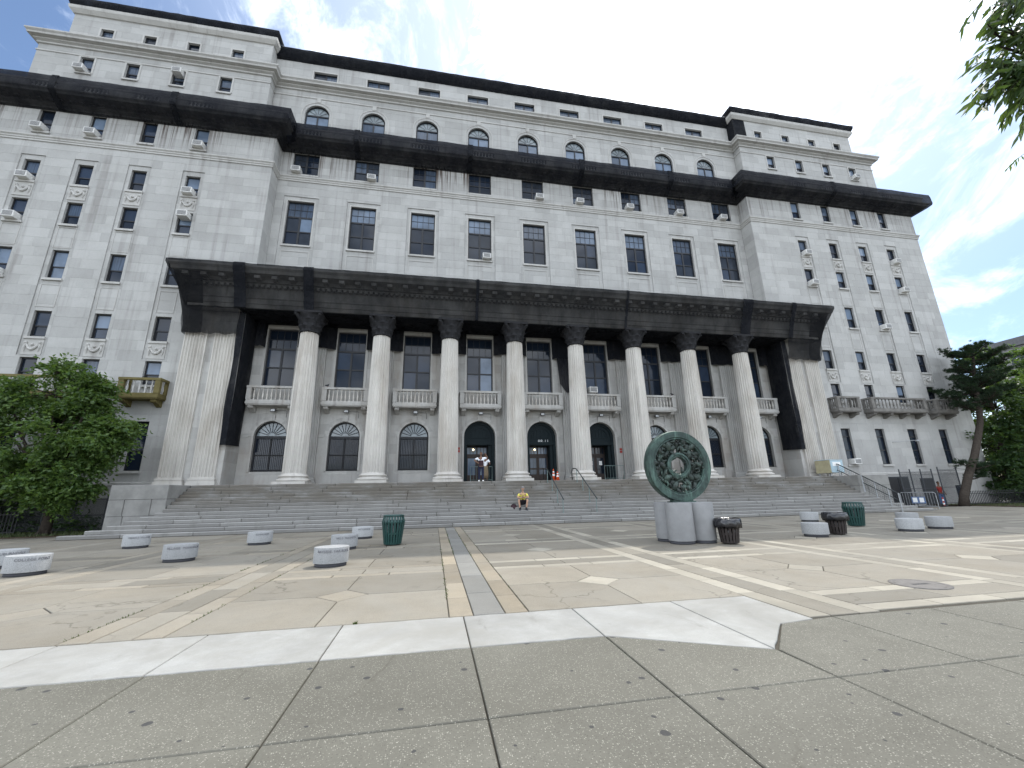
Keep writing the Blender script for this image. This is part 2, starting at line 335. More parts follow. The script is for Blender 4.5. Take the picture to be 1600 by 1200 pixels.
# ------------------------------------------------------------------ mesh builder
class MB:
    def __init__(s): s.v, s.f = [], []
    def add(s, *p):
        i = len(s.v); s.v.extend(tuple(q) for q in p); s.f.append(tuple(range(i, i+len(p))))
    def box(s, x0, x1, y0, y1, z0, z1):
        i = len(s.v)
        s.v += [(x0,y0,z0),(x1,y0,z0),(x1,y1,z0),(x0,y1,z0),(x0,y0,z1),(x1,y0,z1),(x1,y1,z1),(x0,y1,z1)]
        s.f += [tuple(i+k for k in q) for q in ((0,3,2,1),(4,5,6,7),(0,1,5,4),(1,2,6,5),(2,3,7,6),(3,0,4,7))]
    def cbox(s, x0, x1, y0, y1, z0, z1, c=.02):
        """box whose vertical-front and top edges are chamfered"""
        s.prism([(x0+c,y0),(x1-c,y0),(x1,y0+c),(x1,y1),(x0,y1),(x0,y0+c)], z0, z1-c, cap=False)
        i = len(s.v)
        a = [(x0+c,y0),(x1-c,y0),(x1,y0+c),(x1,y1),(x0,y1),(x0,y0+c)]
        b = [(x0+c,y0+c),(x1-c,y0+c),(x1-c,y0+c*1.4),(x1-c,y1-c),(x0+c,y1-c),(x0+c,y0+c*1.4)]
        s.v += [(p[0],p[1],z1-c) for p in a] + [(p[0],p[1],z1) for p in b]
        for k in range(6): s.f.append((i+k, i+(k+1)%6, i+6+(k+1)%6, i+6+k))
        s.f.append(tuple(i+6+k for k in range(6)))
    def prism(s, poly, z0, z1, cap=True):
        n = len(poly); i = len(s.v)
        s.v += [(p[0],p[1],z0) for p in poly] + [(p[0],p[1],z1) for p in poly]
        for k in range(n): s.f.append((i+k, i+(k+1)%n, i+n+(k+1)%n, i+n+k))
        if cap: s.f.append(tuple(i+n+k for k in range(n))); s.f.append(tuple(i+k for k in reversed(range(n))))
    def extrude_y(s, poly, y0, y1):
        """polygon in XZ extruded along Y"""
        n = len(poly); i = len(s.v)
        s.v += [(p[0],y0,p[1]) for p in poly] + [(p[0],y1,p[1]) for p in poly]
        for k in range(n): s.f.append((i+k, i+(k+1)%n, i+n+(k+1)%n, i+n+k))
        s.f.append(tuple(i+k for k in range(n))); s.f.append(tuple(i+n+k for k in reversed(range(n))))
    def tube(s, pts, rad, n=8, cap=True):
        pts = [Vector(p) for p in pts]; m = len(pts)
        if not isinstance(rad, (list, tuple)): rad = [rad]*m
        base = len(s.v); prev = None
        for k, p in enumerate(pts):
            d = (pts[min(k+1, m-1)]-pts[max(k-1, 0)])
            if d.length < 1e-9: d = Vector((0,0,1))
            d.normalize()
            a = prev if prev is not None else (Vector((1,0,0)) if abs(d.x) < .8 else Vector((0,1,0)))
            a = a - d*a.dot(d); a.normalize(); prev = a; b = d.cross(a)
            for j in range(n):
                t = 2*math.pi*j/n; q = p + (a*math.cos(t)+b*math.sin(t))*rad[k]; s.v.append(tuple(q))
        for k in range(m-1):
            for j in range(n):
                s.f.append((base+k*n+j, base+k*n+(j+1)%n, base+(k+1)*n+(j+1)%n, base+(k+1)*n+j))
        if cap:
            s.f.append(tuple(base+j for j in reversed(range(n)))); s.f.append(tuple(base+(m-1)*n+j for j in range(n)))
    def lathe(s, prof, cx=0, cy=0, n=24, sx=1, sy=1, cap=True, fn=None):
        base = len(s.v); m = len(prof)
        for (r, z) in prof:
            for j in range(n):
                t = 2*math.pi*j/n; q = r*(fn(t, z) if fn else 1)
                s.v.append((cx+q*math.cos(t)*sx, cy+q*math.sin(t)*sy, z))
        for k in range(m-1):
            for j in range(n):
                s.f.append((base+k*n+j, base+k*n+(j+1)%n, base+(k+1)*n+(j+1)%n, base+(k+1)*n+j))
        if cap:
            s.f.append(tuple(base+j for j in reversed(range(n)))); s.f.append(tuple(base+(m-1)*n+j for j in range(n)))
    def ball(s, c, r, n=10, m=6, sz=1.):
        prof = [(max(r*math.sin(math.pi*k/m), r*.02), c[2]-r*sz*math.cos(math.pi*k/m)) for k in range(m+1)]
        s.lathe(prof, c[0], c[1], n)
    def mesh(s, name, mats, smooth=False):
        me = bpy.data.meshes.new(name); me.from_pydata(s.v, [], s.f)
        for m in (mats if isinstance(mats, (list, tuple)) else [mats]): me.materials.append(m)
        if smooth: me.polygons.foreach_set('use_smooth', [True]*len(me.polygons))
        me.update(); return me
    def build(s, name, mat, parent=None, smooth=False, loc=None, **kw):
        return put(name, s.mesh(name, mat, smooth), parent, loc, **kw)

def put(name, me, parent=None, loc=None, **kw):
    o = bpy.data.objects.new(name, me); COL.objects.link(o)
    if parent is not None: o.parent = parent
    if loc is not None: o.location = loc
    for k, v in kw.items(): o[k] = v
    return o
def thing(name, label, cat, loc=(0,0,0), rz=0, group=None):
    o = bpy.data.objects.new(name, None); COL.objects.link(o); o.empty_display_size = .2
    o.location = loc; o.rotation_euler = (0,0,rz); o['label'] = label; o['category'] = cat
    if group: o['group'] = group
    return o
def kids(o): return [c for c in COL.objects if c.parent == o]
def dup(root, loc, rz=0, label=None, tree=None):
    r = root.copy(); COL.objects.link(r); r.location = loc; r.rotation_euler = (0,0,rz)
    if label: r['label'] = label
    for ch, gs in tree:
        c = ch.copy(); COL.objects.link(c); c.parent = r
        for g in gs:
            d = g.copy(); COL.objects.link(d); d.parent = c
    return r
def setmat(o, m):
    o.material_slots[0].link = 'OBJECT'; o.material_slots[0].material = m
def autosmooth(me, ang=35):
    bm = bmesh.new(); bm.from_mesh(me)
    bmesh.ops.remove_doubles(bm, verts=bm.verts, dist=1e-4)
    for f in bm.faces: f.smooth = True
    for e in bm.edges:
        if len(e.link_faces) == 2 and e.calc_face_angle(0) > R(ang): e.smooth = False
    bm.to_mesh(me); bm.free()

def sweep(mb, path, prof):
    """prof = [(outward, z)] swept along plan path; outward is to the right of travel"""
    P = [Vector((p[0], p[1])) for p in path]; n = len(P); off = []
    for i in range(n):
        nn = []
        for a, b in ((i-1, i), (i, i+1)):
            if 0 <= a and b < n:
                d = (P[b]-P[a]).normalized(); nn.append(Vector((d.y, -d.x)))
        if len(nn) == 1: off.append(nn[0])
        else:
            m = (nn[0]+nn[1]).normalized(); off.append(m/max(.25, m.dot(nn[0])))
    base = len(mb.v); k = len(prof)
    for i in range(n):
        for (d, z) in prof: mb.v.append((P[i].x+off[i].x*d, P[i].y+off[i].y*d, z))
    for i in range(n-1):
        for j in range(k-1):
            mb.f.append((base+i*k+j, base+(i+1)*k+j, base+(i+1)*k+j+1, base+i*k+j+1))

def sub_rects(r, holes):
    out = [r]
    for h in holes:
        nxt = []
        for (a, b, c, d) in out:
            if h[0] >= b-1e-6 or h[1] <= a+1e-6 or h[2] >= d-1e-6 or h[3] <= c+1e-6: nxt.append((a,b,c,d)); continue
            if h[0] > a: nxt.append((a, h[0], c, d))
            if h[1] < b: nxt.append((h[1], b, c, d))
            x0, x1 = max(a, h[0]), min(b, h[1])
            if h[2] > c: nxt.append((x0, x1, c, h[2]))
            if h[3] < d: nxt.append((x0, x1, h[3], d))
        out = nxt
    return out
def ashlar(mb, u0, u1, z0, z1, holes, place, course=.66, blk=1.45, rnd=random.Random(3)):
    nc = max(1, round((z1-z0)/course)); ch = (z1-z0)/nc
    for k in range(nc):
        a, b = z0+k*ch, z0+(k+1)*ch
        u = u0 - (blk*.5 if k % 2 else 0) - rnd.random()*.2
        while u < u1-1e-6:
            w = blk*rnd.uniform(.85, 1.15); x0, x1 = max(u, u0), min(u+w, u1); u += w
            if x1-x0 < .02: continue
            if u1-x1 < .25: x1 = u1; u = u1
            for (p, q, c, d) in sub_rects((x0, x1, a, b), holes):
                if q-p < .004 or d-c < .004: continue
                j = .007 if min(q-p, d-c) > .06 else 0
                i = len(mb.v)
                mb.v += [place(p,c,-.008), place(q,c,-.008), place(q,d,-.008), place(p,d,-.008),
                         place(p+j,c+j,0), place(q-j,c+j,0), place(q-j,d-j,0), place(p+j,d-j,0)]
                mb.f.append((i+4,i+5,i+6,i+7))
                if j:
                    for e in range(4): mb.f.append((i+e, i+(e+1)%4, i+4+(e+1)%4, i+4+e))
def planeY(Y): return lambda u, z, d: (u, Y-d, z)
def reveals(mb, h, Y, dep):
    x0, x1, z0, z1 = h
    mb.add((x0,Y,z0),(x0,Y,z1),(x0,Y+dep,z1),(x0,Y+dep,z0)); mb.add((x1,Y,z0),(x1,Y+dep,z0),(x1,Y+dep,z1),(x1,Y,z1))
    mb.add((x0,Y,z1),(x1,Y,z1),(x1,Y+dep,z1),(x0,Y+dep,z1)); mb.add((x0,Y,z0),(x0,Y+dep,z0),(x1,Y+dep,z0),(x1,Y,z0))
def arch_fill(mb, cx, r, zs, Y, dep, zb, n=20):
    """spandrels + soffit of a round arch cut in a rectangular hole [cx-r,cx+r]x[zb,zs+r]"""
    for sgn in (-1, 1):
        pts = [(cx+sgn*r*math.cos(t), zs+r*math.sin(t)) for t in [math.pi/2*k/n for k in range(n+1)]]
        cn = (cx+sgn*r, zs+r)
        for k in range(n):
            mb.add((pts[k][0],Y,pts[k][1]), (pts[k+1][0],Y,pts[k+1][1]), (cn[0],Y,cn[1]))
            mb.add((pts[k][0],Y,pts[k][1]), (pts[k][0],Y+dep,pts[k][1]), (pts[k+1][0],Y+dep,pts[k+1][1]), (pts[k+1][0],Y,pts[k+1][1]))
        mb.add((cx+sgn*r,Y,zb),(cx+sgn*r,Y+dep,zb),(cx+sgn*r,Y+dep,zs),(cx+sgn*r,Y,zs))
def archband(mb, cx, r0, r1, zs, zb, y0, y1, n=20, legs=True):
    pts = []
    if legs: pts += [(cx+r0, zb, cx+r1, zb)]
    pts += [(cx+r0*math.cos(t), zs+r0*math.sin(t), cx+r1*math.cos(t), zs+r1*math.sin(t)) for t in [math.pi*k/n for k in range(n+1)]]
    if legs: pts += [(cx-r0, zb, cx-r1, zb)]
    for a, b in zip(pts, pts[1:]):
        mb.add((a[0],y0,a[1]),(b[0],y0,b[1]),(b[2],y0,b[3]),(a[2],y0,a[3]))
        mb.add((a[0],y0,a[1]),(b[0],y0,b[1]),(b[0],y1,b[1]),(a[0],y1,a[1]))
        mb.add((a[2],y0,a[3]),(b[2],y0,b[3]),(b[2],y1,b[3]),(a[2],y1,a[3]))

def text_mesh(name, body, size, depth, mat):
    cu = bpy.data.curves.new(name, 'FONT'); cu.body = body; cu.size = size; cu.extrude = depth; cu.align_x = 'CENTER'; cu.resolution_u = 2
    o = bpy.data.objects.new(name, cu); COL.objects.link(o)
    bpy.context.view_layer.update()
    me = bpy.data.meshes.new_from_object(o.evaluated_get(bpy.context.evaluated_depsgraph_get()))
    bpy.data.objects.remove(o); me.name = name; me.materials.clear(); me.materials.append(mat); return me

# ================================================================== SETTING: ground, plaza, sidewalk
GZ = -.05
mb = MB(); mb.add((-700,-700,GZ-.03),(900,-700,GZ-.03),(900,900,GZ-.03),(-700,900,GZ-.03))
mb.build('ground', M['ground'], kind='structure')
plaza = MB(); plaza.box(-60, 70, -23.0, 2.0, GZ-.01, -.022)
plaza = plaza.build('plaza', M['joint'], kind='structure')
sidewalk = MB(); sidewalk.box(-60, 70, -36, -21.86, GZ-.012, -.024)
sidewalk = sidewalk.build('sidewalk', M['joint'], kind='structure')

def slab_mesh(poly, th=.03, c=.008, name='slab', gap=.007):
    """polygon paving piece centred on its own origin, top at 0, thin chamfer"""
    n = len(poly); cx = sum(p[0] for p in poly)/n; cy = sum(p[1] for p in poly)/n
    q = [(p[0]-cx, p[1]-cy) for p in poly]; ins = []
    for i in range(n):
        a, b, d = Vector(q[i-1]), Vector(q[i]), Vector(q[(i+1) % n])
        e0 = (b-a).normalized(); e1 = (d-b).normalized()
        n0 = Vector((-e0.y, e0.x)); n1 = Vector((-e1.y, e1.x)); m = (n0+n1)
        m = m.normalized(); ins.append((b, m/max(.3, m.dot(n0))))
    m = MB()
    k = len(m.v)
    for z, o in ((-th, gap), (-c, gap), (0, gap+c*.9)):
        m.v += [(b.x+v.x*o, b.y+v.y*o, z) for b, v in ins]
    for s in range(2):
        for i in range(n): m.f.append((s*n+i, s*n+(i+1)%n, (s+1)*n+(i+1)%n, (s+1)*n+i))
    m.f.append(tuple(2*n+i for i in range(n)))
    return m, (cx, cy)
slab_cache = {}
rs = random.Random(11)
def paver(name, poly, mat, parent, jig=.003):
    key = (name, mat.name, tuple((round(p[0]-poly[0][0], 3), round(p[1]-poly[0][1], 3)) for p in poly))
    m, (cx, cy) = slab_mesh(poly, gap=.012 if mat.name.startswith('weathered') else .007)
    if key not in slab_cache: slab_cache[key] = m.mesh(name, mat)
    o = put(name, slab_cache[key], parent, (cx, cy, rs.uniform(-jig, 0)))
    o.rotation_euler = (rs.uniform(-.0008, .0008), rs.uniform(-.0008, .0008), 0)
    return o
class Rest:
    def __init__(s): s.d = {}
    def put(s, name, poly, mat):
        m, (cx, cy) = slab_mesh(poly); t = s.d.setdefault((name, mat.name), MB()); k = len(t.v); dz = rs.uniform(-.003, 0)
        t.v += [(p[0]+cx, p[1]+cy, p[2]+dz) for p in m.v]; t.f += [tuple(i+k for i in f) for f in m.f]
rest = Rest()
HB = .55          # half width of a paving band
def rect(x0, x1, y0, y1): return [(x0,y0),(x1,y0),(x1,y1),(x0,y1)]
XS = [-29.25+4.5*i for i in range(18)]     # band centres along X
YS = [-21.25, -16.75, -12.25, -7.75]
pieces = []
def clip(poly, y0=-20.72, right=None): return poly
PL0 = -20.70
def bmat(x): return M['border2'] if x < -8 else (M['border3'] if x < -4.6 else M['border'])
for xi, xc in enumerate(XS):
    mid = abs(xc+6.75) < .1
    y = PL0 if xc < -2.4 else -21.86
    while y < -5.2:
        y2 = min(y+rs.uniform(.95, 1.35), -5.19)
        for sgn in (-1, 1):
            a, b = (xc-HB, xc-HB+.33) if sgn < 0 else (xc+HB-.33, xc+HB)
            pieces.append(('border_stone', rect(a, b, y, y2), bmat(xc)))
        y = y2
    ys = [PL0 if xc < -2.4 else -21.86, -19.4, -17.9, -16.2, -14.3, -12.6, -10.6, -8.7, -6.9, -5.19]
    for a, b in zip(ys, ys[1:]): pieces.append(('infill_slab', rect(xc-HB+.33, xc+HB-.33, a, b), M['greyinfill'] if mid else M['infill']))
for xa, xb in zip(XS, XS[1:]):
    x0, x1 = xa+HB, xb-HB; xm = (x0+x1)/2
    for yc in YS:
        if yc < -21 and xa < -2.4: continue
        for sgn in (-1, 1):
            a, b = (yc-HB, yc-HB+.28) if sgn < 0 else (yc+HB-.28, yc+HB)
            for k in range(3): pieces.append(('border_stone', rect(x0+(x1-x0)*k/3, x0+(x1-x0)*(k+1)/3, a, b), bmat(xm) if xm < -8 else M['border']))
        pieces.append(('infill_slab', rect(x0, xm, yc-HB+.28, yc+HB-.28), M['infill'])); pieces.append(('infill_slab', rect(xm, x1, yc-HB+.28, yc+HB-.28), M['infill']))
    for ya, yb in zip(YS, YS[1:]):
        y0, y1 = ya+HB, yb-HB; ym = (y0+y1)/2; D = .42
        pieces.append(('diamond_inset', [(xm-D,ym),(xm,ym-D),(xm+D,ym),(xm,ym+D)], bmat(xm) if xm < -8 else M['border']))
        pieces.append(('paving_slab', [(x0,y0),(xm,y0),(xm,ym-D),(xm-D,ym),(x0,ym)], M['slab']))
        pieces.append(('paving_slab', [(xm,y0),(x1,y0),(x1,ym),(xm+D,ym),(xm,ym-D)], M['slab']))
        pieces.append(('paving_slab', [(x1,ym),(x1,y1),(xm,y1),(xm,ym+D),(xm+D,ym)], M['slab']))
        pieces.append(('paving_slab', [(xm,y1),(x0,y1),(x0,ym),(xm-D,ym),(xm,ym+D)], M['slab']))
    pieces.append(('paving_slab', rect(x0, xm, -7.75+HB, -5.19), M['slab'])); pieces.append(('paving_slab', rect(xm, x1, -7.75+HB, -5.19), M['slab']))
# plaza beside the stairs
for sgn in (-1, 1):
    for i in range(4):
        x = sgn*(23.6+i*3.2)
        pieces.append(('paving_slab', rect(min(x, x+sgn*3.2), max(x, x+sgn*3.2), -5.18, -3.0 if sgn < 0 else -1.9), M['slab']))
def pdist(p):
    cx = sum(q[0] for q in p[1])/len(p[1]); cy = sum(q[1] for q in p[1])/len(p[1]); return (Vector((cx, cy))-CAM.xy).length
cnt = {}
for p in sorted(pieces, key=pdist):
    cnt[p[0]] = cnt.get(p[0], 0)+1
    if cnt[p[0]] <= 270: paver(p[0], p[1], p[2], plaza)
    else: rest.put(*p)
for (nm, mn), t in rest.d.items(): t.build(nm, bpy.data.materials[mn], plaza, kind='stuff')
wd = MB(); rwd = random.Random(8)
for xj, y0, y1, dens in ((-7.30,-20.6,-13.5,150),(-6.97,-15.5,-6,260),(-6.53,-15.2,-6,220),(-6.20,-20.6,-6,110),(-11.80,-20.6,-12,260),(-10.70,-20.5,-13,160),(-8.5,-20.7,-20.68,30)):
    for _ in range(dens):
        t_ = rwd.random(); y = y0+(y1-y0)*t_
        if math.sin(y*2.3+xj*5)+math.sin(y*5.1) < -.2: continue
        x = xj+rwd.gauss(0, .012); h = rwd.uniform(.01, .035); a_ = rwd.random()*6.3; ww = .008
        wd.add((x-math.cos(a_)*ww, y-math.sin(a_)*ww, -.012), (x+math.cos(a_)*ww, y+math.sin(a_)*ww, -.012), (x+rwd.gauss(0,.018), y+rwd.gauss(0,.018), h))
wd.build('weeds', M['grass'], kind='stuff')
# sidewalk slabs
gx = [-7.11+1.53*i for i in range(-22, 24)]; gy = [-21.91-1.47*i for i in range(0, 7)]
cnt_s = []
for a, b in zip(gx, gx[1:]):
    for d, c in zip(gy, gy[1:]):
        poly = rect(a, b, c, d)
        if abs(c+23.38) < .1 and abs(a+5.58) < .1: poly = [(a,c),(b,c),(b,-22.70),(a,-21.91)]
        if abs(c+23.38) < .1 and abs(a+4.05) < .1: poly = [(a,c),(b,c),(b,d),(-3.35,-22.0),(a+.02,-22.70)]
        cnt_s.append((poly, (Vector(((a+b)/2, (c+d)/2))-CAM.xy).length))
rest2 = Rest()
for i, (poly, _) in enumerate(sorted(cnt_s, key=lambda t: t[1])):
    if i < 190: paver('sidewalk_slab', poly, M['sidewalk'], sidewalk, .002)
    else: rest2.put('sidewalk_slab', poly, M['sidewalk'])
for (nm, mn), t in rest2.d.items(): t.build(nm, bpy.data.materials[mn], sidewalk, kind='stuff')
# new pale concrete strip between plaza and sidewalk
def jag(poly, seed):
    r = random.Random(seed); out_ = []
    for i, p in enumerate(poly):
        q = poly[(i+1) % len(poly)]; out_.append(p); L_ = math.dist(p, q); n = int(L_/.16)
        if abs(p[1]-q[1]) < abs(p[0]-q[0]):
            for k in range(1, n): t = k/n; out_.append((p[0]+(q[0]-p[0])*t, p[1]+(q[1]-p[1])*t+r.gauss(0, .006)))
    return out_
wl = [-21, -18.0, -14.9, -11.75, -10.20, -8.65, -7.11, -5.58]
for a, b in zip(wl, wl[1:]): paver('concrete_slab', jag(rect(a, b, -21.90, -20.71), a), M['newcon'], sidewalk)
paver('concrete_slab', jag([(-5.58,-21.90),(-4.06,-22.70),(-4.06,-20.71),(-5.58,-20.71)], 1), M['newcon'], sidewalk)
paver('concrete_slab', jag([(-4.06,-22.70),(-3.35,-22.0),(-2.81,-21.93),(-2.81,-20.71),(-4.06,-20.71)], 2), M['newcon'], sidewalk)

# ------------------------------------------------------------------ stairs and landing
ZP = 2.31; NS = 14; RI = ZP/NS; TR = .29; YS0 = -5.17
stairs = MB(); 
for k in range(NS):
    stairs.box(-20.4, 20.4, YS0+k*TR+.03, 1.85, max(0, k*RI-.001), (k+1)*RI-.02)
stairs = stairs.build('stairs', M['joint'], kind='structure')
lend = [23.3, 22.5, 21.9, 21.45, 21.0, 20.6]
for k in range(NS):
    ext = lend[k] if k < 6 else 20.43
    y0 = YS0+k*TR; y1 = y0+TR+.06 if k < NS-1 else -.5
    if k == 6: y1 = y0+TR+.06
    x = -ext; first = True
    while x < ext-.01:
        w = rs.uniform(2.5, 3.5) if not first else rs.uniform(1.2, 3.2); first = False
        x2 = ext if x+w > ext-1.0 else x+w
        m = MB(); m.cbox(-(x2-x)/2+.008, (x2-x)/2-.008, 0, y1-y0, .016, RI, .024)
        o = m.build('step_stone', M['step'], stairs, loc=((x+x2)/2, y0+rs.uniform(-.004, .004), k*RI+rs.uniform(-.003, .002)))
        x = x2
xx = -19.85
while xx < 19.8:
    m = MB(); w = 3.3; m.cbox(-w/2+.005, w/2-.005, 0, 2.35, 0, .1, .006); m.build('landing_slab', M['step'], stairs, loc=(xx+w/2, -.5, ZP-.1)); xx += w+.001

# ================================================================== COURTHOUSE
YC, YW, XI, XE = 1.92, .69, 19.8, 38.4
BAY = [(k-4)*4.5 for k in range(9)]
WC = [-34.1, -31.1, -27.97, -24.68, 24.87, 28.2, 31.47, 34.72]
house = thing('courthouse', 'long pale limestone courthouse with columned portico and black netting on its cornices', 'building', (0, 2, 0))
def part(mb, name, mat, parent=house, smooth=None, loc=None, **kw):
    me = mb.mesh(name, mat)
    if smooth: autosmooth(me, smooth)
    o = put(name, me, parent, **kw)
    if parent is house:
        l = loc or (0,0,0); o.location = (l[0], l[1]-2, l[2])
    elif loc is not None: o.location = loc
    return o

WF = {'1': (3.22, 6.09), '2': (8.30, 9.82), '3': (11.11, 12.79), '4': (14.95, 16.93), '5': (18.79, 20.45), '6': (21.75, 23.39), '7': (25.60, 27.46)}
HW = .445
# --- wing walls
for sgn, cols in ((-1, WC[:4]), (1, WC[4:])):
    xa, xb = (-XE, -XI) if sgn < 0 else (XI, XE)
    wall = MB(); holes = []; SW = .68
    for c in cols:
        holes.append((c-SW, c+SW, 9.95, 23.75))
        for f in '127': holes.append((c-HW, c+HW)+WF[f]) if f != '2' else holes.append((c-HW, c+HW, 8.30, 9.82))
    ashlar(wall, xa, xb, 2.55, 27.6, holes, planeY(YW))
    for h in holes:
        if h[3] == 23.75: reveals(wall, h, YW, .055)
        else: reveals(wall, h, YW, .24)
    for c in cols:
        sub = [(c-HW, c+HW)+WF[f] for f in '3456']
        ashlar(wall, c-SW, c+SW, 9.95, 23.75, sub, planeY(YW+.055), blk=3)
        for h in sub: reveals(wall, h, YW+.055, .2)
    ashlar(wall, xa, xb, 0, 2.40, [], planeY(YW-.05), course=.8, blk=1.8)
    # return walls
    if sgn < 0: ashlar(wall, YW, YC, 2.55, 27.6, [], lambda u, z, d: (-XI+d, u, z)); ashlar(wall, -YW-15, -YW, 0, 27.6, [], lambda u, z, d: (-XE-d, -u, z), blk=3)
    else: ashlar(wall, YW, YC, 2.55, 27.6, [], lambda u, z, d: (XI-d, u, z)); ashlar(wall, YW, YW+15, 0, 27.6, [], lambda u, z, d: (XE+d, u, z), blk=3)
    part(wall, 'wing_wall', M['wall'])
# --- centre wall
wall = MB(); holes = []
for x in BAY:
    holes.append((x-1.22, x+1.22, 15.9, 23.50)); holes.append((x-.93, x+.93, 25.46, 27.46))
ashlar(wall, -XI, XI, 15.9, 27.6, holes, planeY(YC))
for x in BAY:
    reveals(wall, (x-1.22, x+1.22, 15.9, 23.50), YC, .055); reveals(wall, (x-.93, x+.93, 25.46, 27.46), YC, .24)
    h = (x-.93, x+.93, 19.40, 23.14)
    ashlar(wall, x-1.22, x+1.22, 15.9, 23.50, [h], planeY(YC+.055), blk=3); reveals(wall, h, YC+.055, .22)
part(wall, 'centre_wall', M['wall'])
# --- porch wall behind the columns
wall = MB(); holes = []
for k, x in enumerate(BAY):
    holes.append((x-.95, x+.95, 8.72, 12.78))
    if k in (3, 4, 5): holes.append((x-1.1, x+1.1, ZP, 6.55))
    else: holes.append((x-.975, x+.975, 3.17, 6.38))
ashlar(wall, -XI, XI, ZP, 13.4, holes, planeY(YC))
for k, x in enumerate(BAY):
    reveals(wall, (x-.95, x+.95, 8.72, 12.78), YC, .25)
    if k in (3, 4, 5): arch_fill(wall, x, 1.1, 5.45, YC, .45, ZP)
    else:
        arch_fill(wall, x, .975, 5.405, YC, .28, 3.17); wall.add((x-.975,YC,3.17),(x+.975,YC,3.17),(x+.975,YC+.28,3.17),(x-.975,YC+.28,3.17))
part(wall, 'porch_wall', M['porch'])
for k, x in enumerate(BAY):
    r = 1.1 if k in (3, 4, 5) else .975; zs = 5.45 if k in (3, 4, 5) else 5.405; zb = ZP if k in (3, 4, 5) else 3.17
    a = MB(); archband(a, x, r+.002, r+.14, zs, zb, YC-.07, YC+.05); archband(a, x, r+.14, r+.30, zs, zs, YC-.04, YC+.05, legs=False)
    a.box(x-.17, x+.17, YC-.13, YC-.002, zs+r+.02, zs+r+.42)
    part(a, 'arch_surround', M['porch'])
    a = MB()
    for s in (-1, 1):
        a.box(*(sorted((x+s*.952, x+s*1.12))), YC-.06, YC-.002, 8.6, 12.95)
    a.box(x-.95, x+.95, YC-.06, YC-.002, 12.79, 12.95); part(a, 'window_surround', M['porch'])
    # impost lines on both sides
    a = MB(); s0 = r+.302
    a.box(x-1.62, x-s0, YC-.03, YC-.002, zs-.06, zs+.06); a.box(x+s0, x+1.62, YC-.03, YC-.002, zs-.06, zs+.06); part(a, 'impost_band', M['porch'])
# water table, belts, cornices
main = [(-XE, 14), (-XE, YW), (-XI, YW), (-XI, YC), (XI, YC), (XI, YW), (XE, YW), (XE, 14)]
for seg in (main[:3], main[5:]): a = MB(); sweep(a, seg, [(0,2.6),(.09,2.56),(.09,2.42),(.05,2.38)]); part(a, 'water_table', M['trim'])
a = MB(); sweep(a, main, [(0,24.80),(.06,24.82),(.06,24.94),(.10,24.97),(.10,25.06),(.17,25.14),(.17,25.24),(0,25.29)]); part(a, 'belt_course', M['trim'])
a = MB(); sweep(a, main, [(0,27.48),(.12,27.5),(.12,27.62),(.3,27.75),(.3,27.9),(.95,27.98),(.98,28.12),(1.08,28.2),(1.08,28.28),(.0,28.32)])
part(a, 'main_cornice', M['trim'])
a = MB()
for x0, x1, Y in ((-XE, -XI, YW), (-XI, XI, YC), (XI, XE, YW)):
    x = x0+.3
    while x < x1-.2: a.box(x-.11, x+.11, Y-.58, Y-.28, 27.83, 27.965); x += .62
part(a, 'modillion', M['trim'], kind='stuff', label='row of modillion blocks under the main cornice')
a = MB(); sweep(a, main, [(.55,28.32),(.82,28.32),(.82,28.42),(.80,28.42)]); sweep(a, main, [(.50,28.95),(.86,28.95),(.86,29.08),(.50,29.08)]); part(a, 'parapet_rail', M['trim'])
pal, bal = MB(), MB()
def balusters(mbx, x0, x1, y, z0, z1, n, r):
    for i in range(n):
        x = x0+(x1-x0)*(i+.5)/n; h = z1-z0
        mbx.lathe([(r*.8,z0),(r*.8,z0+h*.08),(r*.45,z0+h*.14),(r,z0+h*.36),(r*.95,z0+h*.45),(r*.42,z0+h*.72),(r*.6,z0+h*.78),(r*.42,z0+h*.82),(r*.8,z0+h*.92),(r*.8,z1)], x, y, 8, cap=False)
for cs, Y in ((WC, YW), (BAY, YC)):
    hw = .75 if Y == YW else 1.05
    for c in cs: balusters(bal, c-hw, c+hw, Y-.70, 28.42, 28.95, 6 if Y == YW else 8, .075)
for x0, x1, Y, cs in ((-XE-.7, -XI+.6, YW, WC[:4]), (-XI, XI, YC, BAY), (XI-.6, XE+.7, YW, WC[4:])):
    hw = .8 if Y == YW else 1.1; e = [x0]
    for c in cs: e += [c-hw, c+hw]
    e.append(x1)
    for p, q in zip(e[::2], e[1::2]): pal.box(p, q, Y-.81, Y-.55, 28.42, 28.95)
part(pal, 'parapet', M['trim']); part(bal, 'baluster', M['white'], kind='stuff')
# --- upper storey and attic
YU_C, YU_W, XUI, XUE = 2.95, 2.1, 21.5, 37.4
YA_C, YA_W, XAI, XAE = 3.8, 2.9, 22.1, 36.6
upp = [(-XUE, 14), (-XUE, YU_W), (-XUI, YU_W), (-XUI, YU_C), (XUI, YU_C), (XUI, YU_W), (XUE, YU_W), (XUE, 14)]
att = [(-XAE, 14), (-XAE, YA_W), (-XAI, YA_W), (-XAI, YA_C), (XAI, YA_C), (XAI, YA_W), (XAE, YA_W), (XAE, 14)]
W8 = (32.45, 33.92); A8 = .94; AZ = 32.41
wall = MB()
for cs, xa, xb in ((WC[:4], -XUE, -XUI), (WC[4:], XUI, XUE)):
    hs = [(c-.44, c+.44)+W8 for c in cs]; ashlar(wall, xa, xb, 28.3, 34.9, hs, planeY(YU_W))
    for h in hs: reveals(wall, h, YU_W, .24)
hs = [(x-A8, x+A8, 29.6, AZ+A8) for x in BAY]; ashlar(wall, -XUI, XUI, 28.3, 34.9, hs, planeY(YU_C))
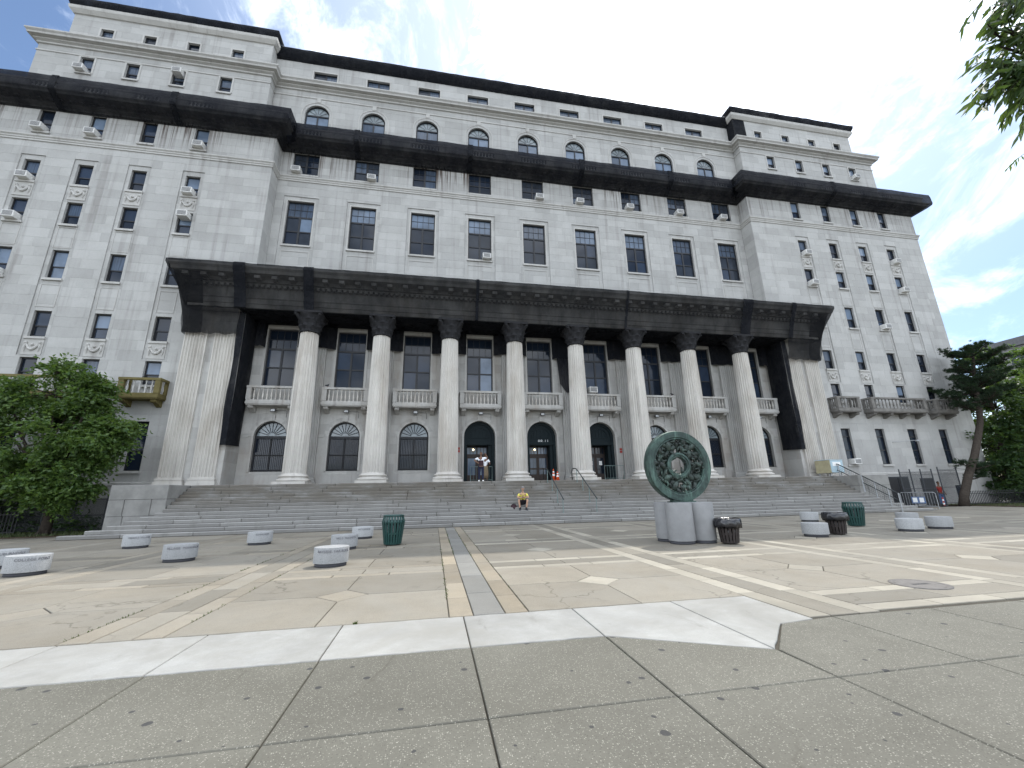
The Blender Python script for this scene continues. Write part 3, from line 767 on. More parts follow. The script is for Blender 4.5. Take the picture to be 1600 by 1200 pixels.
for x in BAY: arch_fill(wall, x, A8, AZ, YU_C, .26, 29.6)
ashlar(wall, YU_W, YU_C, 28.3, 34.9, [], lambda u, z, d: (-XUI+d, u, z)); ashlar(wall, YU_W, YU_C, 28.3, 34.9, [], lambda u, z, d: (XUI-d, u, z))
ashlar(wall, YU_W, 14, 28.3, 34.9, [], lambda u, z, d: (XUE+d, u, z), blk=3); ashlar(wall, YU_W, 14, 28.3, 34.9, [], lambda u, z, d: (-XUE-d, u, z), blk=3)
part(wall, 'upper_wall', M['wall'])
for x in BAY: a = MB(); archband(a, x, A8+.22, A8+.30, AZ, 29.6, YU_C-.03, YU_C+.03); a.box(x-.16, x+.16, YU_C-.06, YU_C-.002, AZ+A8+.29, AZ+A8+.75); part(a, 'arch_moulding', M['trim'])
a = MB(); sweep(a, upp, [(0,33.98),(.05,34.0),(.05,34.10),(0,34.14)]); sweep(a, upp, [(0,34.62),(.10,34.66),(.10,34.80),(.26,34.9),(.26,34.98),(.5,35.04),(.52,35.18),(.62,35.30),(.62,35.40),(-.9,35.48)])
part(a, 'upper_cornice', M['trim'])
wall = MB()
for cs, xa, xb in ((WC[:4], -XAE, -XAI), (WC[4:], XAI, XAE)):
    hs = [(c-.44, c+.44, 36.85, 37.86) for c in cs]; ashlar(wall, xa, xb, 35.3, 39.9, hs, planeY(YA_W))
    for h in hs: reveals(wall, h, YA_W, .2)
hs = [(x-.97, x+.97, 36.75, 37.90) for x in BAY]; ashlar(wall, -XAI, XAI, 35.3, 39.3, hs, planeY(YA_C))
for h in hs: reveals(wall, h, YA_C, .2)
ashlar(wall, YA_W, YA_C, 35.3, 39.9, [], lambda u, z, d: (-XAI+d, u, z)); ashlar(wall, YA_W, YA_C, 35.3, 39.9, [], lambda u, z, d: (XAI-d, u, z))
ashlar(wall, YA_W, 14, 35.3, 39.9, [], lambda u, z, d: (XAE+d, u, z), blk=3); ashlar(wall, YA_W, 14, 35.3, 39.9, [], lambda u, z, d: (-XAE-d, u, z), blk=3)
part(wall, 'attic_wall', M['wall'])
a = MB(); sweep(a, att, [(0,39.0),(.1,39.02),(.3,39.3),(.34,39.55),(0,39.6)]); part(a, 'roof_cornice', M['trim'])
a = MB(); a.box(-XE+.05, XE-.05, 3.2, 14, 0, 27.9); a.box(-XUE+.05, XUE-.05, 3.5, 14, 27.9, 35.3); a.box(-XAE+.05, XAE-.05, 4.3, 14, 35.3, 39.4)
part(a, 'inner_core', M['backing'])
a = MB(); a.box(-XE, -XI, YW, 3.2, 28.20, 28.29); a.box(XI, XE, YW, 3.2, 28.20, 28.29); a.box(-XI+.001, XI-.001, YC, 3.5, 28.205, 28.295); part(a, 'terrace', M['roof'])
a = MB(); a.box(-XAE+.05, XAE-.05, 4.35, 14, 39.42, 39.6); a.box(-XAE+.05, -XAI-.05, 3.0, 4.35, 39.42, 39.62); a.box(XAI+.05, XAE-.05, 3.0, 4.35, 39.42, 39.62); part(a, 'roof', M['roof'])

# --- windows
GLASS = ['glass', 'glass', 'glass2', 'glass2', 'glass3', 'glass4']
rw = random.Random(23)
wcache = {}
def win_proto(kind, w, h):
    key = (kind, round(w, 3), round(h, 3))
    if key in wcache: return wcache[key]
    f = MB(); panes = []; hw = w/2; B = .075
    def pane(x0, x1, z0, z1, y):
        m = MB(); m.add((x0,y,z0),(x1,y,z0),(x1,y,z1),(x0,y,z1)); panes.append(m.mesh('pane', M['glass']))
    def bar(x0, x1, z0, z1, y0=-.03, y1=.05): f.box(x0, x1, y0, y1, z0, z1)
    def outer(z0, z1):
        bar(-hw, -hw+B, z0, z1, -.05, .06); bar(hw-B, hw, z0, z1, -.05, .06); bar(-hw+B, hw-B, z0, z0+B, -.05, .06); bar(-hw+B, hw-B, z1-B, z1, -.05, .06)
    def munt(x0, x1, z0, z1, nx, nz, y=.0):
        for i in range(1, nx): x = x0+(x1-x0)*i/nx; bar(x-.012, x+.012, z0, z1, y, y+.03)
        for i in range(1, nz): z = z0+(z1-z0)*i/nz; bar(x0, x1, z-.012, z+.012, y+.002, y+.028)
    if kind == 'hung':
        outer(0, h); zm = h*.45
        bar(-hw+B, hw-B, zm-.04, zm+.04, -.02, .05); pane(-hw+B, hw-B, B, zm-.04, .03); pane(-hw+B, hw-B, zm+.04, h-B, .0)
        bar(-hw+B, -hw+B+.05, B, zm-.04, .0, .04); bar(hw-B-.05, hw-B, B, zm-.04, .0, .04); bar(-hw+B, hw-B, B, B+.07, .001, .041)
    elif kind == 'tall':
        outer(0, h); z1, z2 = h*.40, h*.78
        for z in (z1, z2): bar(-hw+B, hw-B, z-.04, z+.04)
        pane(-hw+B, hw-B, B, z1-.04, .02); pane(-hw+B, hw-B, z1+.04, z2-.04, .02); pane(-hw+B, hw-B, z2+.04, h-B, .02)
    elif kind == 'pair':
        outer(0, h); bar(-.07, .07, B, h-B); zm = h*.46
        for x0, x1 in ((-hw+B, -.07), (.07, hw-B)):
            bar(x0, x1, zm-.035, zm+.035, -.02, .05); pane(x0, x1, B, zm-.035, .03); pane(x0, x1, zm+.035, h-B, .01)
            munt(x0, x1, zm+.035, h-B, 2, 2, -.015)
    elif kind == 'attic':
        outer(0, h); bar(-.06, .06, B, h-B); pane(-hw+B, -.06, B, h-B, .02); pane(.06, hw-B, B, h-B, .02)
    elif kind == 'big':
        outer(0, h); zt, zm = h*.655, h*.33
        bar(-hw+B, hw-B, zt-.06, zt+.06); bar(-.065, .065, B, zt-.06); munt(-hw+B, hw-B, zt+.06, h-B, 4, 2, -.01); pane(-hw+B, hw-B, zt+.06, h-B, .022)
        for x0, x1 in ((-hw+B, -.065), (.065, hw-B)):
            bar(x0, x1, zm-.045, zm+.045, -.02, .05); pane(x0, x1, B, zm-.045, .03); pane(x0, x1, zm+.045, zt-.06, .022)
    elif kind in ('arch', 'arch8'):
        zs = h-hw
        archf = MB(); archband(archf, 0, hw-.085, hw, zs, 0, -.05, .06); f.v += archf.v; f.f += archf.f
        bar(-hw+.085, hw-.085, 0, .09, -.05, .06)
        zt = zs-.02; bar(-hw+.085, hw-.085, zt-.06, zt+.06, -.045, .055)
        r = hw-.085; n = 10 if kind == 'arch' else 6
        for i in range(1, n):
            t = math.pi*i/n; d = Vector((math.cos(t), 0, math.sin(t))); p = Vector((0, .0, zs+.04))
            f.tube([p+d*(.24*r), p+d*(r-.03)], .017, 4)
        archf = MB(); archband(archf, 0, .20*r, .25*r, zs+.04, 0, -.02, .02, 8, legs=False); f.v += archf.v; f.f += archf.f
        if kind == 'arch8': archf = MB(); archband(archf, 0, .60*r, .63*r, zs+.04, 0, -.02, .02, 12, legs=False); f.v += archf.v; f.f += archf.f
        fp = MB(); nn = 16; fp.add(*[(r*math.cos(math.pi*k/nn), .03, zs+.04+(r-.03)*math.sin(math.pi*k/nn)) for k in range(nn+1)]); panes.append(fp.mesh('fanlight', M['fan']))
        bar(-.05, .05, .09, zt-.06); zm = zt*.47
        for x0, x1 in ((-hw+.085, -.05), (.05, hw-.085)):
            bar(x0, x1, zm-.04, zm+.04, -.02, .05); pane(x0, x1, .09, zm-.04, .035); pane(x0, x1, zm+.04, zt-.06, .03)
    wcache[key] = (f.mesh('window', M['frame']), panes); return wcache[key]
sillc = {}
def sill_mesh(w, kind='sill'):
    if (w, kind) not in sillc:
        m = MB(); m.box(-w/2-.08, w/2+.08, -.29, -.04, -.14, -.002); sillc[(w, kind)] = m.mesh('sill', M['trim'])
    return sillc[(w, kind)]
def window(kind, w, h, x, Yw, z, sill=True, pick=None, inset=.2):
    fm, panes = win_proto(kind, w, h)
    o = put('window', fm, house, (x, Yw+inset-2, z))
    for i, pm in enumerate(panes):
        p = put(pm.name.split('.')[0], pm, o)
        if 'fanlight' in pm.name: continue
        setmat(p, M[(pick(i) if pick else rw.choice(GLASS))])
    if sill: put('sill', sill_mesh(w), o, (0, .18-inset, 0))
    return o
for c in WC:
    for f in '1234567':
        z0, z1 = WF[f]; rec = .055 if f in '3456' else 0
        # the panes of one window are alike: upper sash pale for a blind and painted sky reflection, screen on the lower one
        gup = rw.choice(['glass', 'glass5', 'glass4', 'glass5', 'glass3']) if c < 0 else rw.choice(['glass3', 'glass3', 'glass4', 'glass'])
        lo = rw.choice(['glass', 'glass', 'glass5', 'glass3' if gup == 'glass3' and c < 0 else 'glass'])
        if f == '1': window('tall', .89, z1-z0, c, YW, z0, True, lambda i: ['glass', 'glass', 'glass2'][i])
        else: window('hung', .89, z1-z0, c, YW+rec, z0, True, lambda i, gup=gup, lo=lo: gup if i else lo)
    window('hung', .88, 1.47, c, YU_W, 32.45, True, lambda i, c=c: ('glass3' if c > 0 else 'glass4') if i else 'glass')
    window('hung', .88, 1.01, c, YA_W, 36.85, True, lambda i: rw.choice(['glass2', 'glass4', 'glass']))
for k, x in enumerate(BAY):
    window('big', 1.86, 3.74, x, YC+.055, 19.40, True, lambda i: rw.choice(['glass4', 'glass3', 'glass3']) if i == 0 else rw.choice(['glass2', 'glass5', 'glass', 'glass2', 'glass3' if rw.random() < .45 else 'glass']))
    window('pair', 1.86, 2.0, x, YC, 25.46, True, lambda i: rw.choice(['glass2', 'glass2', 'glass4', 'glass']))
    window('arch8', 1.88, AZ+A8-29.6, x, YU_C, 29.6, True, lambda i: rw.choice(['glass4', 'glass3', 'glass3']))
    window('attic', 1.94, 1.15, x, YA_C, 36.75, True, lambda i: rw.choice(['glass4', 'glass2', 'glass4']))
    window('big', 1.90, 4.06, x, YC, 8.72, False, lambda i, k=k: ('glass' if i == 0 else ('glass3' if k == 3 and i in (3, 4) else rw.choice(['glass', 'glass', 'glass5']))))
    if k not in (3, 4, 5):
        o = window('arch', 1.95, 3.21, x, YC, 3.17, False, lambda i: 'glass', inset=.22)
        g = MB()
        for i in range(17): xx = -.85+1.7*i/16; g.tube([(xx,-.10,.04),(xx,-.10,2.16)], .011, 4)
        for zz in (.12, 1.05, 2.10): g.box(-.88, .88, -.115, -.085, zz-.015, zz+.015)
        put('grille', g.mesh('grille', M['frame']), o)

# --- raised stone surrounds round the plain windows
def surround_mesh(w, h, t=.13, d=.035):
    m = MB(); m.box(-w/2-t, -w/2-.004, -d, -.002, 0, h+t); m.box(w/2+.004, w/2+t, -d, -.002, 0, h+t); m.box(-w/2-.004, w/2+.004, -d+.002, -.002, h+.004, h+t); return m.mesh('window_surround', M['trim'])
s1, s2, s3, s4 = surround_mesh(.88, 1.47), surround_mesh(.88, 1.01), surround_mesh(1.94, 1.15), surround_mesh(1.86, 3.74, .11, .02)
for c in WC: put('window_surround', s1, house, (c, YU_W-2, 32.45)); put('window_surround', s2, house, (c, YA_W-2, 36.85))
for x in BAY: put('window_surround', s3, house, (x, YA_C-2, 36.75)); put('window_surround', s4, house, (x, YC+.055-2, 19.40))
# --- swag panels and plain spandrels on the wings
def swag_mesh():
    m = MB(); m.box(-.50, .50, -.035, .0, 0, 1.0)
    for s in (-1, 1):
        m.ball((s*.36, -.06, .74), .09, 8, 5); m.tube([(s*.36,-.05,.70),(s*.38,-.06,.45),(s*.35,-.05,.18)], [.05,.065,.02], 6)
    pts = [(-.36+.72*t/10, -.07, .74-.42*math.sin(math.pi*t/10)) for t in range(11)]
    m.tube(pts, [.035+.045*math.sin(math.pi*t/10) for t in range(11)], 7); m.ball((0,-.07,.62), .08, 8, 5)
    return m.mesh('swag_panel', M['trim'])
sw = swag_mesh()
for c in WC:
    for z in (20.62, 9.98): put('swag_panel', sw, house, (c, YW+.05-2, z))
sp = MB()
for (a0, a1, b0, b1) in ((-.5,.5,0,.035),(-.5,.5,1.465,1.5),(-.5,-.465,.035,1.465),(.465,.5,.035,1.465)): sp.box(a0, a1, -.025, .0, b0, b1)
spm = sp.mesh('spandrel_panel', M['trim'])
for c in WC:
    for z in (13.05, 17.08): put('spandrel_panel', spm, house, (c, YW+.054-2, z))
spc = MB()
for (a0, a1, b0, b1) in ((-.98,.98,0,.05),(-.98,.98,2.55,2.6),(-.98,-.93,.05,2.55),(.93,.98,.05,2.55)): spc.box(a0, a1, -.03, .0, b0, b1)
spcm = spc.mesh('spandrel_panel', M['trim'])
for x in BAY: put('spandrel_panel', spcm, house, (x, YC+.054-2, 16.3))
# --- balconies
def balcony(name, cx, hw, Yw, mats, nb, ncorb, proj=.82, z0=7.38, z1=8.56):
    s, p, b = mats; yf = -proj
    m = MB(); m.box(-hw, hw, yf, -.002, 0, .16); m.box(-hw+.04, hw-.04, yf+.04, -.004, -.07, -.002); m.box(-hw+.02, hw-.02, yf+.03, -.003, .162, .27)
    o = put(name, m.mesh(name, s), house, (cx, Yw-2, z0)); H = z1-z0
    m = MB(); m.box(-hw-.02, hw+.02, yf-.02, yf+.22, H-.14, H)
    for sg in (-1, 1):
        xa, xb = sorted((sg*(hw-.20), sg*(hw+.02))); m.box(xa, xb, yf+.222, -.003, H-.14, H)
    put('rail', m.mesh('rail', p), o)
    for sg in (-1, 1):
        xa, xb = sorted((sg*(hw-.28), sg*hw)); m = MB(); m.box(xa, xb, yf, yf+.2, .272, H-.142); put('post', m.mesh('post', p), o)
        m = MB(); m.box(min(sg*(hw-.18), sg*hw), max(sg*(hw-.18), sg*hw), -.16, -.004, .272, H-.142); put('post', m.mesh('post', p), o)
    m = MB(); balusters(m, -hw+.30, hw-.30, yf+.10, .272, H-.142, nb, .062)
    for sg in (-1, 1):
        for yy in (-.52, -.34): m.lathe([(.055,.272),(.03,.33),(.072,.5),(.03,.8),(.055,H-.142)], sg*(hw-.09), yy, 8, cap=False)
    put('balusters', m.mesh('balusters', b, True), o, kind='stuff')
    for i in range(ncorb):
        x = (-hw+.28)+(2*hw-.56)*i/(ncorb-1); m = MB()
        pr = [(-.66,-.072),(-.70,-.17),(-.58,-.26),(-.36,-.30),(-.16,-.42),(-.003,-.46),(-.003,-.072)]
        k = len(m.v)
        for dx in (-.13, .13): m.v += [(x+dx, q[0], q[1]) for q in pr]
        n = len(pr)
        for j in range(n): m.f.append((k+j, k+(j+1)%n, k+n+(j+1)%n, k+n+j))
        m.f.append(tuple(k+j for j in range(n))); m.f.append(tuple(k+n+j for j in reversed(range(n))))
        m.tube([(x-.15,-.60,-.18),(x+.15,-.60,-.18)], .075, 8)
        put('corbel', m.mesh('corbel', s), o)
    return o
P3 = (M['porch'], M['porch'], M['shaft'])
for x in BAY: balcony('balcony', x, 1.46, YC, P3, 9, 2, proj=.80)
for cx, hw, nb, nc in ((-24.68, 1.08, 5, 2), (-29.53, 2.68, 14, 4), (-34.1, 1.08, 5, 2)):
    o = balcony('balcony', cx, hw, YW, (M['gold'], M['gold'], M['trim']), nb, nc); o['label'] = 'balcony painted ochre with white balusters'
for cx, hw, nb, nc in ((24.87, 1.08, 5, 2), (29.83, 2.75, 14, 4), (34.72, 1.08, 5, 2)):
    o = balcony('balcony', cx, hw, YW, (M['sooty'], M['sooty'], M['sooty']), nb, nc); o['label'] = 'soot blackened stone balcony'

# --- floodlights over the arches
for x in BAY:
    m = MB(); m.box(-.15, .15, -.34, -.22, -.09, .10); m.box(-.02, .02, -.22, -.002, -.02, .02)
    o = put('floodlight', m.mesh('floodlight', M['black']), house, (x+.05, YC-2, 7.06))
    m = MB(); m.add((-.12,-.345,-.07),(.12,-.345,-.07),(.12,-.345,.07),(-.12,-.345,.07)); put('lens', m.mesh('lens', M['floodglass']), o)
    m = MB(); m.tube([(.03,-.02,.02),(.72,-.02,.02),(.75,-.02,-.02),(.75,-.02,-.42)], .013, 5); put('conduit', m.mesh('conduit', M['chain']), o)

# --- doors
for k in (3, 4, 5):
    x = BAY[k]; Y = YC+.30
    m = MB(); archband(m, 0, .90, 1.1, 5.45-ZP, 0, -.02, .12); m.box(-.90, .90, -.01, .10, 2.60, 2.82)
    n = 16; m.add(*[(.90*math.cos(math.pi*i/n), .06, 5.45-ZP+.90*math.sin(math.pi*i/n)) for i in range(n+1)]); m.box(-.90, .90, .055, .095, 2.82, 3.14)
    archband(m, 0, .66, .70, 3.14, 0, .02, .07, legs=False); m.box(-.70, .70, .02, .07, 3.08, 3.14)
    for i in range(-2, 3): m.box(i*.26-.012, i*.26+.012, .03, .06, 3.14, 3.14+math.sqrt(max(0, .66**2-(i*.26)**2)))
    m.box(-.90, -.84, .12, 1.0, 0, 2.60); m.box(.66, .90, .12, 1.0, 0, 2.60); m.box(-.84, .66, .12, 1.0, 2.55, 2.60)
    d = put('doorway', m.mesh('doorway', M['green']), house, (x, Y-2, ZP))
    m = MB(); m.box(-.84, .66, .80, .90, 1.86, 2.02); m.box(-.84, .66, .80, .90, 2.50, 2.55); m.box(-.13, -.05, .80, .90, 2.02, 2.50); m.box(-.84, -.80, .80, .90, 2.02, 2.50); m.box(.62, .66, .80, .90, 2.02, 2.50)
    for x0, x1 in ((-.80, -.13), (-.05, .62)):
        for i in (1, 2): xx = x0+(x1-x0)*i/3; m.box(xx-.014, xx+.014, .81, .85, 2.02, 2.50)
    put('transom', m.mesh('transom', M['wood']), d)
    for x0, x1 in ((-.80, -.13), (-.05, .62)):
        g = MB(); g.add((x0,.855,2.02),(x1,.855,2.02),(x1,.855,2.50),(x0,.855,2.50)); put('pane', g.mesh('pane', M['glass3'] if k < 5 else M['glass']), d)
    for x0, x1 in ((-.84, -.095), (-.085, .66)):
        m = MB(); m.box(x0, x0+.10, .82, .88, 0, 1.86); m.box(x1-.10, x1, .82, .88, 0, 1.86); m.box(x0+.10, x1-.10, .82, .88, 0, .55); m.box(x0+.10, x1-.10, .82, .88, 1.72, 1.86)
        if k == 4: m.box(x0+.10, x1-.10, .82, .88, .9, 1.0)
        dl = put('door', m.mesh('door', M['wood']), d)
        g = MB(); g.add((x0+.10,.85,.55),(x1-.10,.85,.55),(x1-.10,.85,1.72),(x0+.10,.85,1.72)); dl2 = put('pane', g.mesh('pane', M['glass3'] if k == 3 else (M['glass4'] if k == 4 else M['glass'])), d)
        if k == 5:
            g = MB(); cx = (x0+x1)/2; g.box(cx-.13, cx+.11, .79, .80, 1.18, 1.48); put('notice', g.mesh('notice', M['white']), d)
    if k < 5:
        m = MB(); m.tube([(-.38,.5,2.55),(-.38,.5,2.42)], .012, 5); m.lathe([(.02,2.42),(.07,2.40),(.075,2.37)], -.38, .5, 10)
        lp = put('door_lamp', m.mesh('door_lamp', M['black']), d); m = MB(); m.ball((-.38,.5,2.31), .07, 10, 6); put('lamp_globe', m.mesh('lamp_globe', M['bulb'], True), lp)
tm = text_mesh('address_number', '88-11', .36, .015, M['floodglass'])
o = put('address_number', tm, house, (.18, YC+.30+.02-2, 5.02+.02)); o.rotation_euler = (R(90), 0, 0)
# small red wall plaques beside the doors
for x, z in ((-6.02, 4.36), (6.05, 4.30)):
    for dz in (0, .19):
        m = MB(); m.box(-.14, .14, -.02, -.001, 0, .15); o = put('wall_plaque', m.mesh('wall_plaque', M['red']), house, (x, YC-2-.001, z+dz))

# --- columns
NF = 24
def shaft_mesh(h, r0, r1):
    m = MB(); nv = NF*6
    def fl(t, z):
        u = (t*NF/(2*math.pi)) % 1; d = abs(u-.5)*2
        return 1-.10*math.sqrt(max(0, 1-(d/.86)**2)) if d < .86 else 1
    prof = []
    for i in range(13):
        t = i/12; prof.append((r0+(r1-r0)*(t**1.7), h*t))
    m.lathe(prof, 0, 0, nv, fn=fl, cap=False); return m
def leafy(t, z): return 1+.05*math.sin(8*t+z*9)+.03*math.sin(16*t-z*14)+.02*math.sin(5*t+31*z)
Zb = .62
sm = shaft_mesh(11.77-ZP-Zb, .655, .545); sme = sm.mesh('column', M['shaft']); autosmooth(sme, 40)
m = MB(); m.box(-.90, .90, -.90, .90, 0, .16)
m.lathe([(.88,.16),(.92,.20),(.92,.27),(.88,.31),(.80,.32),(.77,.36),(.77,.40),(.81,.42),(.83,.46),(.81,.50),(.74,.52),(.71,.57),(.665,.62)], n=40); bme = m.mesh('base', M['shaft']); autosmooth(bme, 50)
m = MB(); m.lathe([(.56,0),(.61,.02),(.61,.06),(.57,.09),(.60,.25),(.70,.40),(.66,.45),(.68,.62),(.80,.82),(.74,.86),(.76,1.0),(.88,1.17),(.90,1.2)], n=64, fn=leafy, cap=False)
for q in range(4):
    t = math.pi/4+q*math.pi/2; cx, cy = math.cos(t), math.sin(t)
    m.tube([(cx*.66,cy*.66,.72),(cx*.85,cy*.85,1.0),(cx*1.04,cy*1.04,1.16),(cx*1.10,cy*1.10,1.05)], [.10,.12,.11,.07], 7)
ab = []
for q in range(4):
    t0 = math.pi/4+q*math.pi/2
    ab += [(1.12*math.cos(t0-.07), 1.12*math.sin(t0-.07)), (1.12*math.cos(t0+.07), 1.12*math.sin(t0+.07))]
    for s in (.3, .5, .7):
        t = t0+s*math.pi/2; r = 1.12-.30*math.sin(s*math.pi); ab.append((r*math.cos(t), r*math.sin(t)))
m.prism(ab, 1.2, 1.36); cme = m.mesh('capital', M['netcap']); autosmooth(cme, 60)
for i in range(8):
    x = (i-3.5)*4.5
    o = put('column', sme, house, (x, -2, ZP+Zb)); put('base', bme, o, (0,0,-Zb)); cp = put('capital', cme, o, (0,0,11.77-ZP-Zb)); cp['label'] = 'leafy capital wrapped in black netting'
    cp.rotation_euler = (0,0,rw.uniform(-.05,.05))
# fluted flat pilasters (wall, behind each column) and the end piers
def fluted(w, n, dep=.085):
    pts = [(-w/2, 0)]; fw = w/(n+.35); g = fw*.22
    for i in range(n):
        x0 = -w/2+fw*.3+i*fw
        pts.append((x0, 0))
        for j in range(1, 5): t = math.pi*j/5; pts.append((x0+(fw-g)*(1-math.cos(t))/2, dep*math.sin(t)))
        pts.append((x0+fw-g, 0))
    pts.append((w/2, 0)); return pts
def pil(w, n, dpt, h, name, mat, x, y, z):
    pr = fluted(w, n); m = MB(); pts = [(-w/2, dpt)]+pr+[(w/2, dpt)]
    k = len(m.v)
    for zz in (.5, h): m.v += [(p[0], p[1], zz) for p in pts]
    n_ = len(pts)
    for j in range(n_-1): m.f.append((k+j, k+j+1, k+n_+j+1, k+n_+j))
    o = put(name, m.mesh(name, mat), house, (x, y-2, z))
    b = MB(); b.box(-w/2-.13, w/2+.13, -.13, dpt, 0, .17); b.box(-w/2-.10, w/2+.10, -.10, dpt, .171, .27); b.box(-w/2-.05, w/2+.05, -.05, dpt, .271, .33); b.box(-w/2-.08, w/2+.08, -.08, dpt, .331, .42); b.box(-w/2-.02, w/2+.02, -.02, dpt, .421, .50)
    put('base', b.mesh('base', mat), o); return o
for i in range(8): pil(1.30, 7, .26, 11.5-ZP, 'pilaster', M['porch'], (i-3.5)*4.5, YC-.262, ZP)
for s in (-1, 1):
    pm = M['shaft']
    m = MB(); ashlar(m, min(s*19.72, s*22.9), max(s*19.72, s*22.9), ZP, 13.1, [], planeY(.16), blk=4)
    ashlar(m, .16, 1.9, ZP, 13.1, [], (lambda u, z, d: (-19.72+d, u, z)) if s < 0 else (lambda u, z, d: (19.72-d, u, z)), blk=4)
    ashlar(m, .16, 1.9, ZP, 13.1, [], (lambda u, z, d: (-22.9-d, u, z)) if s < 0 else (lambda u, z, d: (22.9+d, u, z)), blk=4)
    part(m, 'end_pier', M['porch'])
    for cx in (20.62, 22.28):
        pil(1.24, 7, .16, 11.75-ZP, 'pilaster', pm, s*cx, 0, ZP)
# cheek blocks beside the stairs
for s in (-1, 1): m = MB(); xa, xb = sorted((s*20.50, s*22.90)); m.box(xa, xb, -3.15, .95, 0, ZP-.03); part(m, 'cheek_core', M['joint'])
for s in (-1, 1):
    m = MB()
    xs = [20.45, 21.3, 22.95]
    for z0, z1, cuts in ((0, .85, [20.45, 22.2, 22.95]), (.852, 1.62, [20.45, 21.1, 22.25, 22.95]), (1.624, ZP, [20.45, 22.95])):
        for a, b in zip(cuts, cuts[1:]):
            xa, xb = sorted((s*a, s*b)); m2 = MB(); m2.cbox(xa+.010, xb-.010, -3.2, 1.0, z0+.012, z1, .02)
            part(m2, 'cheek_block', M['granite'])
# --- portico entablature
a = MB(); ent = [(-22.75, 1.9), (-22.75, -.60), (22.75, -.60), (22.75, 1.9)]
sweep(a, ent, [(-.6,13.13),(0,13.13),(0,13.40),(.04,13.42),(.04,13.72),(.10,13.80),(.06,13.84),(.0,13.86),(0,14.62),(.12,14.70),(.12,14.78),(.26,14.80),(.26,15.02),(.34,15.08),(.80,15.14),(.84,15.34),(.95,15.48),(.95,15.60),(-2.6,15.72)])
a.box(-22.7, 22.7, -.55, 1.91, 13.135, 13.2)
part(a, 'entablature', M['porch'])
a = MB(); x = -22.9
while x < 22.9: a.box(x-.09, x+.09, -.85, -.60, 14.50, 14.69); x += .33
x = -22.8
while x < 22.9: a.box(x-.16, x+.16, -1.34, -.87, 14.86, 15.06); x += 1.0
part(a, 'dentil', M['porch'], kind='stuff')
a = MB(); a.box(27.5, 29.75, YW-.09, YW-.052, 0, 2.25); part(a, 'areaway_dark_panel', M['chain'])  # dark panel added to darken the areaway behind the gates
for xx in (27.62, 28.68): a = MB(); a.box(xx, xx+.95, YW-.12, YW-.091, .05, 2.15); part(a, 'door', M['black'])  # black leaves added on it for the same darkness
a = MB(); a.box(30.9, 32.2, YW-.09, YW-.052, .05, 2.1); part(a, 'areaway_dark_panel', M['black'])  # second dark panel added behind the narrow gate leaf
a = MB(); a.box(34.3, 35.1, YW-.06, YW-.048, .35, 1.5); part(a, 'basement_window', M['glass'])
# wall arm lamp on the right wing and louvre window etc.
m = MB(); m.tube([(29.2,YW,5.0),(29.2,YW-.05,5.0),(30.4,YW-.9,5.05)], .02, 6); m.lathe([(.02,5.12),(.12,5.06),(.16,4.96)], 30.45, YW-.95, 10); part(m, 'wall_lamp', M['galv'])

# ================================================================== NETTING
rn = random.Random(5)
def net_sweep(path, prof, step=.55, wob=.05, seed=1):
    """cloth draped along a plan path; the profile is subdivided and wrinkled"""
    r = random.Random(seed); m = MB()
    P = []
    for a, b in zip(path, path[1:]):
        a, b = Vector(a), Vector(b); n = max(1, int((b-a).length/step))
        for i in range(n): P.append(tuple(a.lerp(b, i/n)))
    P.append(tuple(path[-1])); sweep(m, P, prof); k = len(prof)
    ph = [r.random()*6 for _ in range(6)]
    for i, v in enumerate(m.v):
        s = i//k; j = i % k; e = math.sin(math.pi*j/(k-1))
        u = v[0]*1.0+v[1]
        w = wob*e*(math.sin(u*1.3+ph[0])+.6*math.sin(u*3.1+ph[1]+j)+.5*r.uniform(-1, 1))
        dz = -.02*abs(math.sin(u*.7+ph[2]))*(1 if j in (0, k-1) else .4)
        m.v[i] = (v[0], v[1]-abs(w)*.8+.02, v[2]+dz+.03*(r.random()-.5)*(1 if 0 < j < k-1 else .7))
    return m
# main cornice
t = thing('cornice_netting', 'dense black netting draped around the whole main cornice and parapet of the courthouse', 'netting', (0, 0, 27.4))
prof = [(.05,27.38),(.22,27.44),(.58,27.66),(.94,27.84),(1.20,28.04),(1.25,28.2),(1.22,28.55),(1.20,28.85),(1.17,29.16),(.95,29.22),(.4,29.2),(-.2,28.6)]
net_sweep(main, prof, wob=.035).build('net_sheet', M['netd'], t, True, (0,0,-27.4))
for x in (-33.2, -26.1, -14.2, -5.4, 4.1, 12.4, 28.3):
    seams = MB(); Y = YW if abs(x) > XI else YC; w = .22
    for (a, b) in zip(prof[:-2], prof[1:-2]): seams.add((x-w, Y-a[0]-.05, a[1]), (x+w, Y-a[0]-.06, a[1]), (x+w*.8, Y-b[0]-.06, b[1]), (x-w*.8, Y-b[0]-.05, b[1]))
    seams.build('net_lap', M['netfull'], t, False, (0,0,-27.4))
